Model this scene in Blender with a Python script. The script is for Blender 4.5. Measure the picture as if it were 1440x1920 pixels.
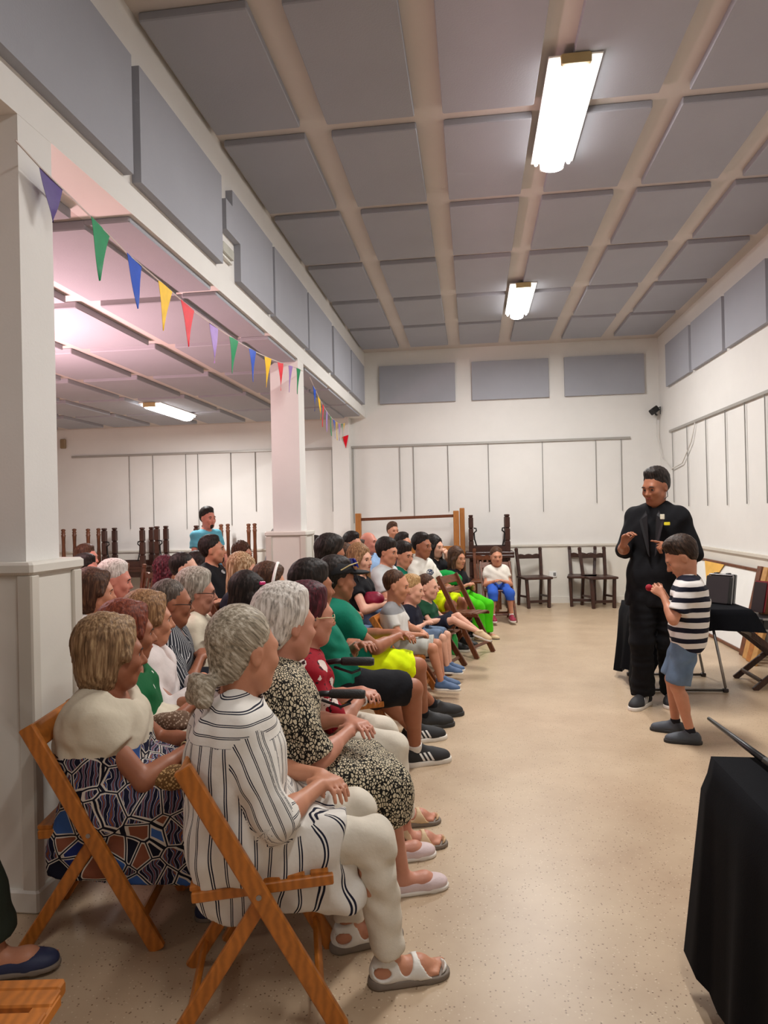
import bpy, math, random
import numpy as np
from mathutils import Vector, Matrix
random.seed(7)
R = math.radians
for o in list(bpy.data.objects): bpy.data.objects.remove(o, do_unlink=True)
SC = bpy.context.scene
COL = SC.collection

# ------------------------------------------------------------------ camera, world, exposure
H = 1.45
FPX, YAW, PITCH, ROLL = 1282.5, .1288, .0023, -.0215
_f = np.array([-math.sin(YAW)*math.cos(PITCH), math.cos(YAW)*math.cos(PITCH), math.sin(PITCH)])
_r = np.array([math.cos(YAW), math.sin(YAW), 0.0]); _u = np.cross(_r, _f)
_c, _s = math.cos(ROLL), math.sin(ROLL)
_r, _u = _c*_r + _s*_u, -_s*_r + _c*_u
def ray(px, py): return _f + _r*(px-720)/FPX - _u*(py-960)/FPX
def at(px, py, Y): d = ray(px, py); return np.array([0, 0, H]) + d*(Y/d[1])       # measured point of the photo at depth Y
def atz(px, py, z=0.): d = ray(px, py); return np.array([0, 0, H]) + d*((z-H)/d[2])
cam = bpy.data.cameras.new('camera'); camo = bpy.data.objects.new('camera', cam); COL.objects.link(camo)
m = Matrix.Identity(4)
for i in range(3): m[i][0], m[i][1], m[i][2] = _r[i], _u[i], -_f[i]
m[2][3] = H
camo.matrix_world = m
cam.sensor_fit = 'VERTICAL'; cam.sensor_height = 24.0; cam.lens = 24.0*FPX/1920
cam.clip_start = .05; cam.clip_end = 60
SC.camera = camo
SC.view_settings.view_transform = 'Standard'; SC.view_settings.look = 'None'
SC.view_settings.exposure = -.08; SC.view_settings.gamma = 1.0; SC.view_settings.use_curve_mapping = False
w = bpy.data.worlds.new('world'); SC.world = w; w.use_nodes = True
w.node_tree.nodes['Background'].inputs[0].default_value = (.8, .85, 1, 1); w.node_tree.nodes['Background'].inputs[1].default_value = .05
def area(name, loc, sx, sy, power, col, rot=(0, 0, 0)):
    l = bpy.data.lights.new(name, 'AREA'); l.shape = 'RECTANGLE'; l.size = sx; l.size_y = sy; l.energy = power; l.color = col
    o = bpy.data.objects.new(name, l); COL.objects.link(o); o.location = loc; o.rotation_euler = rot
    return o
WARM = (1.0, .975, .95)
# tubes of the ceiling fittings (hall row, the two behind the camera included; side room row, its near pair pink)
for y, p in ((-3.2, 20), (.65, 44), (4.54, 108), (8.4, 118)): area('hall_tube_light', (.62, y, 3.9), .16, 1.15, p, WARM)
for y, p, c in ((.6, 25, WARM), (4.5, 62, (1, .7, .7)), (8.95, 92, WARM)): area('side_tube_light', (-4.1, y, 2.86), .16, 1.15, p, c)

# pink stage lamp aimed at the side room ceiling, left of the frame behind the near column
area('pink_stage_light', (-3.9, 4.4, 1.6), .7, .7, 185, (1, .62, .64), (R(180), 0, 0))
# ------------------------------------------------------------------ helpers
def lin(r, g, b):
    f = lambda c: (c/12.92 if c <= .04045 else ((c+.055)/1.055)**2.4)
    return (f(r/255), f(g/255), f(b/255), 1)
MATS = {}
class NT:
    def __init__(s, name):
        s.m = bpy.data.materials.new(name); s.m.use_nodes = True; s.t = s.m.node_tree; s.b = s.t.nodes['Principled BSDF']
    def n(s, typ, **kw):
        x = s.t.nodes.new(typ)
        for k, v in kw.items():
            if k.startswith('i_'): 
                key = k[2:].replace('_', ' ')
                x.inputs[key].default_value = v
            else: setattr(x, k, v)
        return x
    def l(s, a, b): s.t.links.new(a, b)
    def coord(s, kind='Object', scale=(1, 1, 1), rot=(0, 0, 0)):
        tc = s.n('ShaderNodeTexCoord'); mp = s.n('ShaderNodeMapping'); s.l(tc.outputs[kind], mp.inputs[0])
        mp.inputs['Scale'].default_value = scale; mp.inputs['Rotation'].default_value = rot
        return mp.outputs[0]
    def noise(s, vec, scale, detail=4, rough=.5):
        x = s.n('ShaderNodeTexNoise'); x.inputs['Scale'].default_value = scale; x.inputs['Detail'].default_value = detail; x.inputs['Roughness'].default_value = rough
        if vec is not None: s.l(vec, x.inputs['Vector'])
        return x.outputs['Fac']
    def vor(s, vec, scale, feature='F1', out='Distance', rnd=1.):
        x = s.n('ShaderNodeTexVoronoi'); x.feature = feature; x.inputs['Scale'].default_value = scale; x.inputs['Randomness'].default_value = rnd
        s.l(vec, x.inputs['Vector']); return x.outputs[out]
    def ramp(s, fac, stops, const=False):
        x = s.n('ShaderNodeValToRGB'); e = x.color_ramp
        if const: e.interpolation = 'CONSTANT'
        while len(e.elements) < len(stops): e.elements.new(.5)
        for el, (p, c) in zip(e.elements, stops): el.position = p; el.color = c
        s.l(fac, x.inputs[0]); return x.outputs[0]
    def math(s, op, a, b=None, c=None):
        x = s.n('ShaderNodeMath'); x.operation = op
        for i, v in enumerate((a, b, c)):
            if v is None: continue
            if isinstance(v, (int, float)): x.inputs[i].default_value = v
            else: s.l(v, x.inputs[i])
        return x.outputs[0]
    def mix(s, fac, a, b):
        x = s.n('ShaderNodeMix'); x.data_type = 'RGBA'
        for sock, v in ((x.inputs[0], fac), (x.inputs[6], a), (x.inputs[7], b)):
            if isinstance(v, (int, float, tuple)): sock.default_value = v
            else: s.l(v, sock)
        return x.outputs[2]
    def col(s, v):
        if isinstance(v, tuple): s.b.inputs['Base Color'].default_value = v
        else: s.l(v, s.b.inputs['Base Color'])
    def bump(s, hgt, strength=.3, dist=.01):
        x = s.n('ShaderNodeBump'); x.inputs['Strength'].default_value = strength; x.inputs['Distance'].default_value = dist
        s.l(hgt, x.inputs['Height']); s.l(x.outputs[0], s.b.inputs['Normal'])
    def sep(s, vec):
        x = s.n('ShaderNodeSeparateXYZ'); s.l(vec, x.inputs[0]); return x.outputs
    def attr(s, name):
        x = s.n('ShaderNodeAttribute'); x.attribute_name = name; return x.outputs['Fac']
def plain(name, c, rough=.6, metal=0., var=.12, scale=6., bump=0., bscale=80., spec=.5, sheen=0.):
    if name in MATS: return MATS[name]
    t = NT(name); v = t.coord('Object')
    lo = tuple(x*(1-var) for x in c[:3])+(1,); hi = tuple(min(1, x*(1+var)) for x in c[:3])+(1,)
    t.col(t.ramp(t.noise(v, scale), [(.3, lo), (.7, hi)]))
    t.b.inputs['Roughness'].default_value = rough; t.b.inputs['Metallic'].default_value = metal; t.b.inputs['Specular IOR Level'].default_value = spec
    if bump: t.bump(t.noise(v, bscale, 3), bump, .004)
    MATS[name] = t.m; return t.m
def wood(name, c, dark=.55, rough=.4, scale=1.):
    if name in MATS: return MATS[name]
    t = NT(name); v = t.coord('Object', (9*scale, 9*scale, 9*scale)); g = t.noise(v, 1.6, 6, .65)
    wv = t.n('ShaderNodeTexWave'); wv.inputs['Scale'].default_value = 1.4; wv.inputs['Distortion'].default_value = 7; wv.inputs['Detail'].default_value = 3; t.l(v, wv.inputs['Vector'])
    f = t.math('ADD', t.math('MULTIPLY', g, .6), t.math('MULTIPLY', wv.outputs['Fac'], .35))
    t.col(t.ramp(f, [(.2, tuple(x*dark for x in c[:3])+(1,)), (.75, c)]))
    t.b.inputs['Roughness'].default_value = rough; t.bump(f, .12, .004)
    MATS[name] = t.m; return t.m
def emit(name, c, strength):
    t = NT(name); t.col((.9, .9, .9, 1)); t.b.inputs['Emission Color'].default_value = c; t.b.inputs['Emission Strength'].default_value = strength
    return t.m

class MB:
    def __init__(s): s.v = []; s.f = []
    def add(s, vs, fs): n = len(s.v); s.v += [tuple(map(float, p)) for p in vs]; s.f += [tuple(i+n for i in f) for f in fs]; return s
    def box(s, x0, x1, y0, y1, z0, z1, bv=0.):
        if bv <= 0:
            return s.add([(x0,y0,z0),(x1,y0,z0),(x1,y1,z0),(x0,y1,z0),(x0,y0,z1),(x1,y0,z1),(x1,y1,z1),(x0,y1,z1)],
                         [(0,3,2,1),(4,5,6,7),(0,1,5,4),(1,2,6,5),(2,3,7,6),(3,0,4,7)])
        return s.bar(((x0+x1)/2, (y0+y1)/2, z0), ((x0+x1)/2, (y0+y1)/2, z1), x1-x0, y1-y0, side=(1, 0, 0), bv=bv)
    def bar(s, a, b, wd, th, side=(0, 1, 0), bv=.0):
        """bar from a to b; wd along `side`, th across; chamfered edges"""
        a = Vector(a); b = Vector(b); d = (b-a).normalized(); u = Vector(side); u = (u - d*u.dot(d)).normalized(); v = d.cross(u)
        c = min(bv, wd/2.5, th/2.5)
        if c <= 0: prof = [(-wd/2,-th/2),(wd/2,-th/2),(wd/2,th/2),(-wd/2,th/2)]
        else: prof = [(-wd/2+c,-th/2),(wd/2-c,-th/2),(wd/2,-th/2+c),(wd/2,th/2-c),(wd/2-c,th/2),(-wd/2+c,th/2),(-wd/2,th/2-c),(-wd/2,-th/2+c)]
        n = len(prof)
        if c > 0:
            rings = [(a, 1-2*c/max(wd, th)), (a+d*c, 1), (b-d*c, 1), (b, 1-2*c/max(wd, th))]
        else: rings = [(a, 1), (b, 1)]
        vs = []
        for p, k in rings: vs += [p+u*x*k+v*y*k for x, y in prof]
        fs = [tuple(range(n))[::-1], tuple(range(n*(len(rings)-1), n*len(rings)))]
        for j in range(len(rings)-1):
            for i in range(n): fs.append((j*n+i, j*n+(i+1) % n, (j+1)*n+(i+1) % n, (j+1)*n+i))
        return s.add(vs, fs)
    def tube(s, pts, r, n=8, caps=True):
        pts = [Vector(p) for p in pts]; rs = r if isinstance(r, (list, tuple)) else [r]*len(pts)
        vs = []; up = Vector((0, 0, 1)); prev = None
        for i, p in enumerate(pts):
            d = (pts[min(i+1, len(pts)-1)] - pts[max(i-1, 0)]).normalized()
            u = prev if prev is not None else (up if abs(d.z) < .9 else Vector((1, 0, 0)))
            u = (u - d*u.dot(d)).normalized(); prev = u; v = d.cross(u)
            for k in range(n): a = 2*math.pi*k/n; vs.append(p+(u*math.cos(a)+v*math.sin(a))*rs[i])
        fs = []
        for i in range(len(pts)-1):
            for k in range(n): fs.append((i*n+k, i*n+(k+1) % n, (i+1)*n+(k+1) % n, (i+1)*n+k))
        if caps: fs += [tuple(range(n))[::-1], tuple(range((len(pts)-1)*n, len(pts)*n))]
        return s.add(vs, fs)
    def lathe(s, prof, c=(0, 0, 0), n=16):
        return s.tube([(c[0], c[1], c[2]+z) for r_, z in prof], [r_ for r_, z in prof], n)
    def prism(s, poly, axis, a, b):
        n = len(poly)
        def P(u, v, t): return {'x': (t, u, v), 'y': (u, t, v), 'z': (u, v, t)}[axis]
        vs = [P(u, v, a) for u, v in poly]+[P(u, v, b) for u, v in poly]
        return s.add(vs, [tuple(range(n))[::-1], tuple(range(n, 2*n))]+[(i, (i+1) % n, n+(i+1) % n, n+i) for i in range(n)])
    def mesh(s, name, mat, smooth=False):
        me = bpy.data.meshes.new(name); me.from_pydata(s.v, [], s.f)
        if mat: me.materials.append(mat)
        import bmesh
        bm = bmesh.new(); bm.from_mesh(me); bmesh.ops.recalc_face_normals(bm, faces=bm.faces); bm.to_mesh(me); bm.free()
        if smooth: me.polygons.foreach_set('use_smooth', [True]*len(me.polygons))
        return me
    def build(s, name, mat, parent=None, smooth=False):
        o = bpy.data.objects.new(name, s.mesh(name, mat, smooth)); COL.objects.link(o)
        if parent is not None: o.parent = parent
        return o
def inst(name, me, parent, loc=(0, 0, 0), rot=(0, 0, 0), scale=(1, 1, 1)):
    o = bpy.data.objects.new(name, me); COL.objects.link(o); o.location = loc; o.rotation_euler = rot; o.scale = scale
    if parent is not None: o.parent = parent
    return o
def tag(o, label=None, cat=None, group=None, kind=None):
    if label: o['label'] = label
    if cat: o['category'] = cat
    if group: o['group'] = group
    if kind: o['kind'] = kind
    return o
def empty(name, loc=(0, 0, 0), rz=0.):
    o = bpy.data.objects.new(name, None); COL.objects.link(o); o.location = loc; o.rotation_euler = (0, 0, rz); o.empty_display_size = .1
    return o
def struct(name, mb, mat, label, parent=None):
    o = mb.build(name, mat, parent)
    if parent is None: tag(o, label, kind='structure')
    return o

# ------------------------------------------------------------------ the room
XL, XR, D, ZC, ZS, XS, YB = -1.683, 2.87, 10.938, 4.057, 3.0, -7.6, -3.9
def wallmat(name, c, bump=.12, rough=.75):
    t = NT(name); v = t.coord('Object')
    n1 = t.noise(v, 1.3, 5, .6); n2 = t.noise(v, 90, 3)
    t.col(t.ramp(n1, [(.3, tuple(x*.93 for x in c[:3])+(1,)), (.7, c)]))
    t.b.inputs['Roughness'].default_value = rough; t.b.inputs['Specular IOR Level'].default_value = .3; t.bump(n2, bump, .004); return t.m
M_wall = wallmat('wall_paint', lin(228, 226, 222)); M_ceil = wallmat('ceiling_paint', lin(206, 198, 192))
M_dado = wallmat('dado_paint', lin(228, 224, 214), .05, .45); M_trim = wallmat('trim_paint', lin(214, 208, 196), .03, .4)
M_panel = wallmat('acoustic_panel', lin(164, 166, 174), .25, .95)
t = NT('terrazzo'); v = t.coord('Object')
base = t.ramp(t.noise(v, 2.2, 5, .6), [(.3, lin(173, 149, 122)), (.7, lin(193, 171, 143))])
chip = t.vor(v, 75); cc = t.vor(v, 75, out='Color')
dark = t.math('LESS_THAN', chip, .21); big = t.math('GREATER_THAN', t.sep(cc)[0], .62)
base = t.mix(t.math('MULTIPLY', t.math('MULTIPLY', dark, big), .8), base, lin(104, 78, 56))
v2 = t.coord('Object', (1, 1, 1), (0, 0, .6)); l2 = t.math('LESS_THAN', t.vor(v2, 80), .25); b2 = t.math('GREATER_THAN', t.sep(t.vor(v2, 80, out='Color'))[1], .7)
base = t.mix(t.math('MULTIPLY', t.math('MULTIPLY', l2, b2), .45), base, lin(212, 196, 170))
t.col(base); t.b.inputs['Roughness'].default_value = .36; t.b.inputs['Specular IOR Level'].default_value = .4; t.bump(t.noise(v, 14, 3), .03, .01)
M_floor = t.m
struct('floor', MB().box(XS, XR, YB, D, -.1, 0), M_floor, 'beige speckled terrazzo floor with a soft shine')
ceil = struct('ceiling', MB().box(XL, XR, YB, D, ZC, ZC+.1), M_ceil, 'cream ceiling carrying a grid of grey acoustic panels')
sceil = struct('ceiling', MB().box(XS, XL-.28, YB, D, ZS, ZS+.1), M_ceil, 'lower cream ceiling of the side room with grey panels')
struct('wall_far', MB().box(XS, XR, D, D+.15, -.1, ZC+.1), M_wall, 'white painted far wall of the hall')
wr = struct('wall_right', MB().box(XR, XR+.15, YB, D+.15, -.1, ZC+.1), M_wall, 'white painted right wall')
struct('wall_back', MB().box(XS, XR, YB-.15, YB, -.1, ZC+.1), M_wall, 'white wall behind the camera')
struct('wall_left', MB().box(XS-.15, XS, YB, D+.15, -.1, ZC+.1), M_wall, 'white wall at the left end of the side room')
beam = struct('wall_beam', MB().box(XL-.28, XL, YB, D, ZS, ZC+.1), M_wall, 'white downstand beam between hall and side room carrying grey panels')
# columns with boarded lower casing
def column(y0, y1, lab):
    x0, x1 = XL-.285, XL-.001
    c = MB().box(x0, x1, y0, y1, 0, ZS).build('trim_column', M_wall); tag(c, lab, kind='structure')
    e = .05
    MB().box(x0-e, x1+e, y0-e, y1+e, 0, 1.255).build('casing', M_dado, c)
    for (a, b, p, q) in ((x0-e-.012, x0-e+.05, y0-e-.012, y0-e+.04), (x1+e-.05, x1+e+.012, y0-e-.012, y0-e+.04), (x1+e-.04, x1+e+.012, y1+e-.05, y1+e+.012)):
        MB().box(a, b, p, q, .0, 1.25, .006).build('batten', M_trim, c)
    MB().box(x0-e-.02, x1+e+.02, y0-e-.02, y1+e+.02, 1.25, 1.297, .01).build('cap', M_dado, c)
    MB().box(x0-e-.02, x1+e+.02, y0-e-.02, y1+e+.02, 0, .085, .008).build('skirting', M_dado, c)
    return c
column(2.40, 2.61, 'white square column nearest the camera with cream boarded lower casing')
column(6.60, 6.83, 'white square column in the middle of the audience with boarded casing')
tag(MB().box(-2.2, -1.93, D-.22, D, 0, ZS).build('trim_pilaster', M_wall), 'white pilaster on the far wall under the beam end', kind='structure')
# dado, rails, skirtings
struct('trim_1', MB().box(-1.93, XR, D-.018, D, 0, .885), M_dado, 'cream boarded dado along the far wall')
struct('trim_2', MB().box(-1.93, XR, D-.04, D, .885, .915, .006), M_trim, 'dado rail along the far wall')
struct('trim_3', MB().box(XS, -2.2, D-.018, D, 0, .885), M_dado, 'cream dado along the far wall of the side room')
struct('trim_4', MB().box(XS, -2.2, D-.04, D, .885, .915, .006), M_trim, 'dado rail on the far wall of the side room')
struct('trim_5', MB().box(XR-.018, XR, YB, D, 0, .93), M_dado, 'cream dado along the right wall')
struct('trim_6', MB().box(XR-.04, XR, YB, D, .93, .96, .006), M_trim, 'dado rail along the right wall')
struct('baseboard_far', MB().box(-1.93, XR, D-.035, D-.012, 0, .1), M_dado, 'cream skirting of the far wall')
struct('baseboard_right', MB().box(XR-.035, XR-.012, YB, D, 0, .1), M_dado, 'cream skirting of the right wall')
# acoustic panels: parts of ceiling, beam and walls
def chamfer_box(sx, sy, sz, name='acoustic_panel'):
    b = MB(); c = .006
    b.bar((0, 0, 0), (0, 0, sz), sx, sy, side=(1, 0, 0), bv=c); return b.mesh(name, M_panel)
pm = chamfer_box(.575, 1.08, .05)
ys = [4.55+1.222*k for k in range(-6, 5)]
for y in ys:
    for i in range(6):
        x0 = -1.65+.757*i
        inst('acoustic_panel', pm, ceil, (x0+.2875, y+.54, ZC-.05))
pm2 = chamfer_box(.62, 1.1, .05)
for y in [3.28+1.22*k for k in range(-4, 6)]:
    for i in range(7):
        x0 = -2.28-.80*i
        inst('acoustic_panel', pm2, sceil, (x0+.02, y+.57, ZS-.05))
def vpanel(poly, x0, x1, par): return MB().prism(poly, 'x', x0, x1).build('acoustic_panel', M_panel, par)
for a, b in ((-.45, .75), (.79, 1.96), (2.03, 3.21), (3.29, 4.44), (5.69, 6.86), (6.92, 8.09), (8.2, 9.38), (9.45, 10.57)):
    vpanel([(a, 3.16), (b, 3.16), (b, 3.755), (a, 3.755)], XL, XL+.05, beam)
vpanel([(4.80, 3.16), (5.63, 3.16), (5.63, 3.755), (4.65, 3.755), (4.65, 3.64), (4.52, 3.64), (4.52, 3.43), (4.80, 3.43)], XL, XL+.05, beam)
for a, b in ((9.3, 10.37), (8.11, 9.2), (6.95, 8.02), (5.8, 6.86), (4.64, 5.7), (3.5, 4.55)):
    vpanel([(a, 3.2), (b, 3.2), (b, 3.81), (a, 3.81)], XR-.05, XR, wr)
wf = bpy.data.objects['wall_far']
for a, b in ((-1.44, -.23), (.03, 1.22), (1.46, 2.65)): MB().box(a, b, D-.05, D, 3.21, 3.815).build('acoustic_panel', M_panel, wf)
# soffit panels strip of the beam underside
for y in (3.3, 4.5, 5.7, 7.0, 8.2, 9.4): inst('acoustic_panel', chamfer_box(.25, 1.1, .03), beam, (XL-.15, y+.55, ZS-.03))

# ------------------------------------------------------------------ light fittings
M_white = plain('white_enamel', lin(235, 235, 232), .4, var=.02); M_tube = emit('lit_tube', (1, .98, .95, 1), 14); M_tubep = emit('lit_tube_pink', (1, .62, .62, 1), 10); M_gold = plain('lamp_end', lin(190, 170, 120), .4)
def fitting(x, y, z, lab, pink=False):
    t = empty('ceiling_light', (x, y, z)); tag(t, lab, 'ceiling light', 'fluorescent ceiling lights')
    MB().box(-.15, .15, -.60, .60, -.012, 0, .004).build('backplate', M_white, t)
    MB().box(-.075, .075, -.60, .60, -.055, -.012, .01).build('housing', M_white, t)
    MB().box(-.085, .085, -.615, -.585, -.062, -.005, .006).build('end_cap', M_gold, t); MB().box(-.085, .085, .585, .615, -.062, -.005, .006).build('end_cap', M_white, t)
    d = MB()
    n = 10; pr = [(.08*math.cos(math.pi*k/n), -.055-.035*math.sin(math.pi*k/n)) for k in range(n+1)]
    d.prism(pr, 'y', -.58, .58); d.build('tube_cover', M_tubep if pink else M_tube, t)
    MB().tube([(.115, -.57, -.03), (.115, .57, -.03)], .013, 8).build('tube', M_tubep if pink else M_tube, t)
    MB().tube([(-.115, -.57, -.03), (-.115, .57, -.03)], .013, 8).build('tube', M_tubep if pink else M_tube, t)
    return t
fitting(.63, 4.54, ZC-.05, 'lit fluorescent ceiling light nearest the camera, over the open floor')
fitting(.62, 8.4, ZC-.05, 'lit fluorescent ceiling light further back, near the far wall')
fitting(-4.1, 8.95, ZS-.05, 'lit fluorescent light on the low ceiling of the side room')

# ------------------------------------------------------------------ picture rails with wires
M_rail = plain('rail_grey', lin(165, 162, 156), .45, .2, .04); M_wire = plain('wire_grey', lin(140, 138, 134), .5, .3, .04)
def rail(p0, p1, out, wires, lab, z0=2.53):
    t = empty('picture_rail', p0); tag(t, lab, 'picture rail'); P0 = Vector(p0); d = (Vector(p1)-P0)
    MB().bar((0, 0, 0), d, .018, .035, side=out, bv=.003).build('rail', M_rail, t)
    for q, zl in wires:
        a = d*q; MB().tube([a+Vector(out)*.0+Vector((0, 0, 0)), a+Vector((0, 0, zl-z0))+Vector(out)*-.004], .006, 5).build('hanging_wire', M_wire, t)
def fx(a, b, x): return (x-a)/(b-a)
rail((-6.78, D-.02, 2.53), (-2.22, D-.02, 2.53), (0, -1, 0), [(fx(-6.78, -2.22, x), z) for x, z in ((-5.74, 1.28), (-5.32, 1.2), (-4.74, 1.27), (-4.53, 1.2), (-3.96, 1.31), (-3.54, 1.53), (-2.25, 1.5))], 'grey picture rail with hanging wires on the side room wall')
rail((-1.93, D-.02, 2.535), (2.43, D-.02, 2.535), (0, -1, 0), [(fx(-1.93, 2.43, x), z) for x, z in ((-1.9, 1.3), (-1.14, 1.47), (-.92, 1.4), (-.37, 1.46), (.265, 1.44), (1.1, 1.42), (1.91, 1.54), (2.29, 1.41))], 'grey picture rail with hanging wires on the far wall')
rail((XR-.02, 10.35, 2.55), (XR-.02, 4.0, 2.55), (-1, 0, 0), [(fx(10.35, 4.0, y), z) for y, z in ((10.22, 1.5), (9.55, 1.44), (8.81, 1.44), (8.16, 1.44), (7.6, 1.45), (7.1, 1.45))], 'grey picture rail with hanging wires on the right wall')
# emergency light, corner spot, junction box, socket, cable
M_black = plain('black_plastic', (.008, .008, .009, 1), .4, var=.1)
t = empty('emergency_light', (XL, 4.56, 3.29)); tag(t, 'small rectangular emergency light in the notch of a beam panel', 'emergency light')
MB().box(0, .03, -.14, .14, -.05, .05, .008).build('body', plain('emerg_body', lin(215, 214, 208), .5), t); MB().box(.03, .05, -.11, .11, -.032, .032, .008).build('diffuser', plain('emerg_diff', lin(190, 190, 180), .25), t)
t = empty('corner_spotlight', (2.78, D-.12, 2.92)); tag(t, 'small black spotlight on a bracket high in the far right corner', 'spotlight')
MB().bar((-.07, -.05, -.03), (.03, .02, .04), .09, .09, bv=.012).build('head', M_black, t); MB().tube([(.0, .0, 0), (.02, .06, -.05), (.05, .11, -.05)], .012).build('bracket', M_black, t)
MB().tube([(.06, -.05, -.06), (.06, -.05, .05), (.06, .04, .05)], .008).build('yoke', M_black, t)
M_cable = plain('white_cable', lin(205, 202, 196), .5)
tag(MB().tube([(2.80, D-.1, 2.85), (2.81, D-.06, 2.55), (2.83, D-.25, 2.2), (2.84, D-.7, 2.0), (2.84, D-1.2, 2.05), (2.84, D-1.6, 2.3), (2.845, D-1.75, 2.53)], .008, 6).build('cable', M_cable, None, True), 'pale cable hanging from the corner spotlight to the right picture rail', 'cable')
tag(MB().box(-6.97, -6.88, D-.06, D, 2.68, 2.84, .01).build('junction_box', plain('tan_box', lin(150, 130, 100), .5)), 'small brown box on the side room wall beside the near column', 'box')
t = empty('wall_socket', (1.22, D-.02, .45)); tag(t, 'small white socket low on the far wall behind the dark chair', 'socket')
MB().box(-.06, .06, -.015, 0, -.045, .045, .006).build('plate', M_white, t); MB().box(.005, .045, -.02, -.012, -.025, .025, .004).build('cover', plain('socket_grey', lin(120, 120, 120), .5), t)

t = empty('hanging_cord', (-1.86, 2.385, 2.78)); tag(t, 'thin knotted cord hanging down the near column at the left edge', 'cord')
MB().tube([(0, 0, 0), (.005, 0, -.12), (0, -.002, -.22)], .006, 6).build('cord', M_cable, t, True); MB().tube([(.004, -.004, -.2), (.03, -.01, -.215), (.03, -.01, -.24), (.004, -.004, -.25), (-.004, -.004, -.23), (.004, -.004, -.2)], .004, 6).build('knot', M_cable, t, True); MB().tube([(0, 0, -.24), (.002, 0, -.42)], .003, 5).build('loose_end', M_cable, t)
# ------------------------------------------------------------------ bunting
def flagmat(n, c): return plain('flag_'+n, c, .45, var=.08, scale=20, bump=.2, bscale=30, spec=.18)
FC = {'purple': lin(70, 35, 125), 'green': lin(5, 140, 85), 'blue': lin(10, 75, 190), 'yellow': lin(245, 195, 10), 'red': lin(225, 15, 40), 'lilac': lin(160, 125, 195)}
bt = empty('bunting', (XL+.06, 2.4, 2.82)); tag(bt, 'string of coloured plastic pennants strung along the beam over the audience', 'bunting')
OB = Vector((XL+.06, 2.4, 2.82))
prof = [(2.30, 2.84), (2.44, 2.813), (2.79, 2.772), (3.1, 2.73), (3.43, 2.712), (3.9, 2.682), (4.3, 2.682), (4.66, 2.69), (5.07, 2.71), (5.48, 2.745), (5.84, 2.785), (6.1, 2.82), (6.4, 2.855), (6.55, 2.865)]
MB().tube([Vector((XL+.06, y, z))-OB for y, z in prof], .004, 5).build('string', plain('string', lin(205, 195, 190), .7), bt)
def zat(y): return float(np.interp(y, [p[0] for p in prof], [p[1] for p in prof]))
def flag(x, y0, z0, x1, y1, z1, cn, L=.24, tw=0.):
    a = Vector((x, y0, z0))-OB; b = Vector((x1, y1, z1))-OB; mid = (a+b)/2; tip = mid+Vector((.02*tw, .01, -L)); b_ = MB(); N = 6; vs = []
    nr = (b-a).cross(Vector((0, 0, 1))).normalized()
    for side in (0, 1):
        for i in range(N+1):
            q = i/N
            for j in (0, .5, 1):
                e = a.lerp(b, j); p = e.lerp(tip, q)+nr*(.004*math.sin(q*4+j*2+tw*7)+(.0012 if side else 0)); vs.append(p)
    fs = []
    for side in (0, 1):
        o = side*(N+1)*3
        for i in range(N):
            for j in (0, 1):
                q = (o+i*3+j, o+i*3+j+1, o+i*3+j+4, o+i*3+j+3); fs.append(q if side else q[::-1])
    f = b_.add(vs, fs).build('flag', flagmat(cn, FC[cn]), bt, True); f['label'] = cn+' pennant'
seq = ['purple', 'green', 'blue', 'yellow', 'red', 'lilac', 'green', 'blue', 'yellow', 'red', 'lilac', 'green']
for (y, wd), cn in zip(((2.44, .15), (2.79, .16), (3.10, .16), (3.43, .17), (3.71, .19), (4.15, .14), (4.50, .17), (4.91, .16), (5.30, .18), (5.68, .16), (6.02, .14), (6.30, .16)), seq):
    L = .24 if y > 2.6 else .17
    flag(XL+.06, y, zat(y), XL+.06, y+wd, zat(y+wd), cn, L, random.uniform(-1, 1))
p0 = Vector((XL+.06, 6.85, 2.86)); p1 = Vector(at(648, 792, D-.24)); q = []
for k in range(13): e = k/12; p = p0.lerp(p1, e); p.z -= .22*4*e*(1-e)*.8; q.append(p)
MB().tube([p-OB for p in q], .004, 5).build('string', MATS['string'], bt)
for k, cn in enumerate(['blue', 'yellow', 'red', 'lilac', 'green', 'blue', 'yellow', 'lilac', 'green', 'yellow']):
    e = .06+k*.094; i = int(e*12); f = e*12-i; a = q[i].lerp(q[i+1], f); e2 = e+.045; i = int(e2*12); f = e2*12-i; b = q[i].lerp(q[min(i+1, 12)], f)
    flag(a.x, a.y, a.z, b.x, b.y, b.z, cn, .25, random.uniform(-1, 1))
e = q[-1]; flag(e.x-.06, e.y, e.z-.23, e.x+.04, e.y, e.z-.2, 'red', .2, .3)

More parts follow.
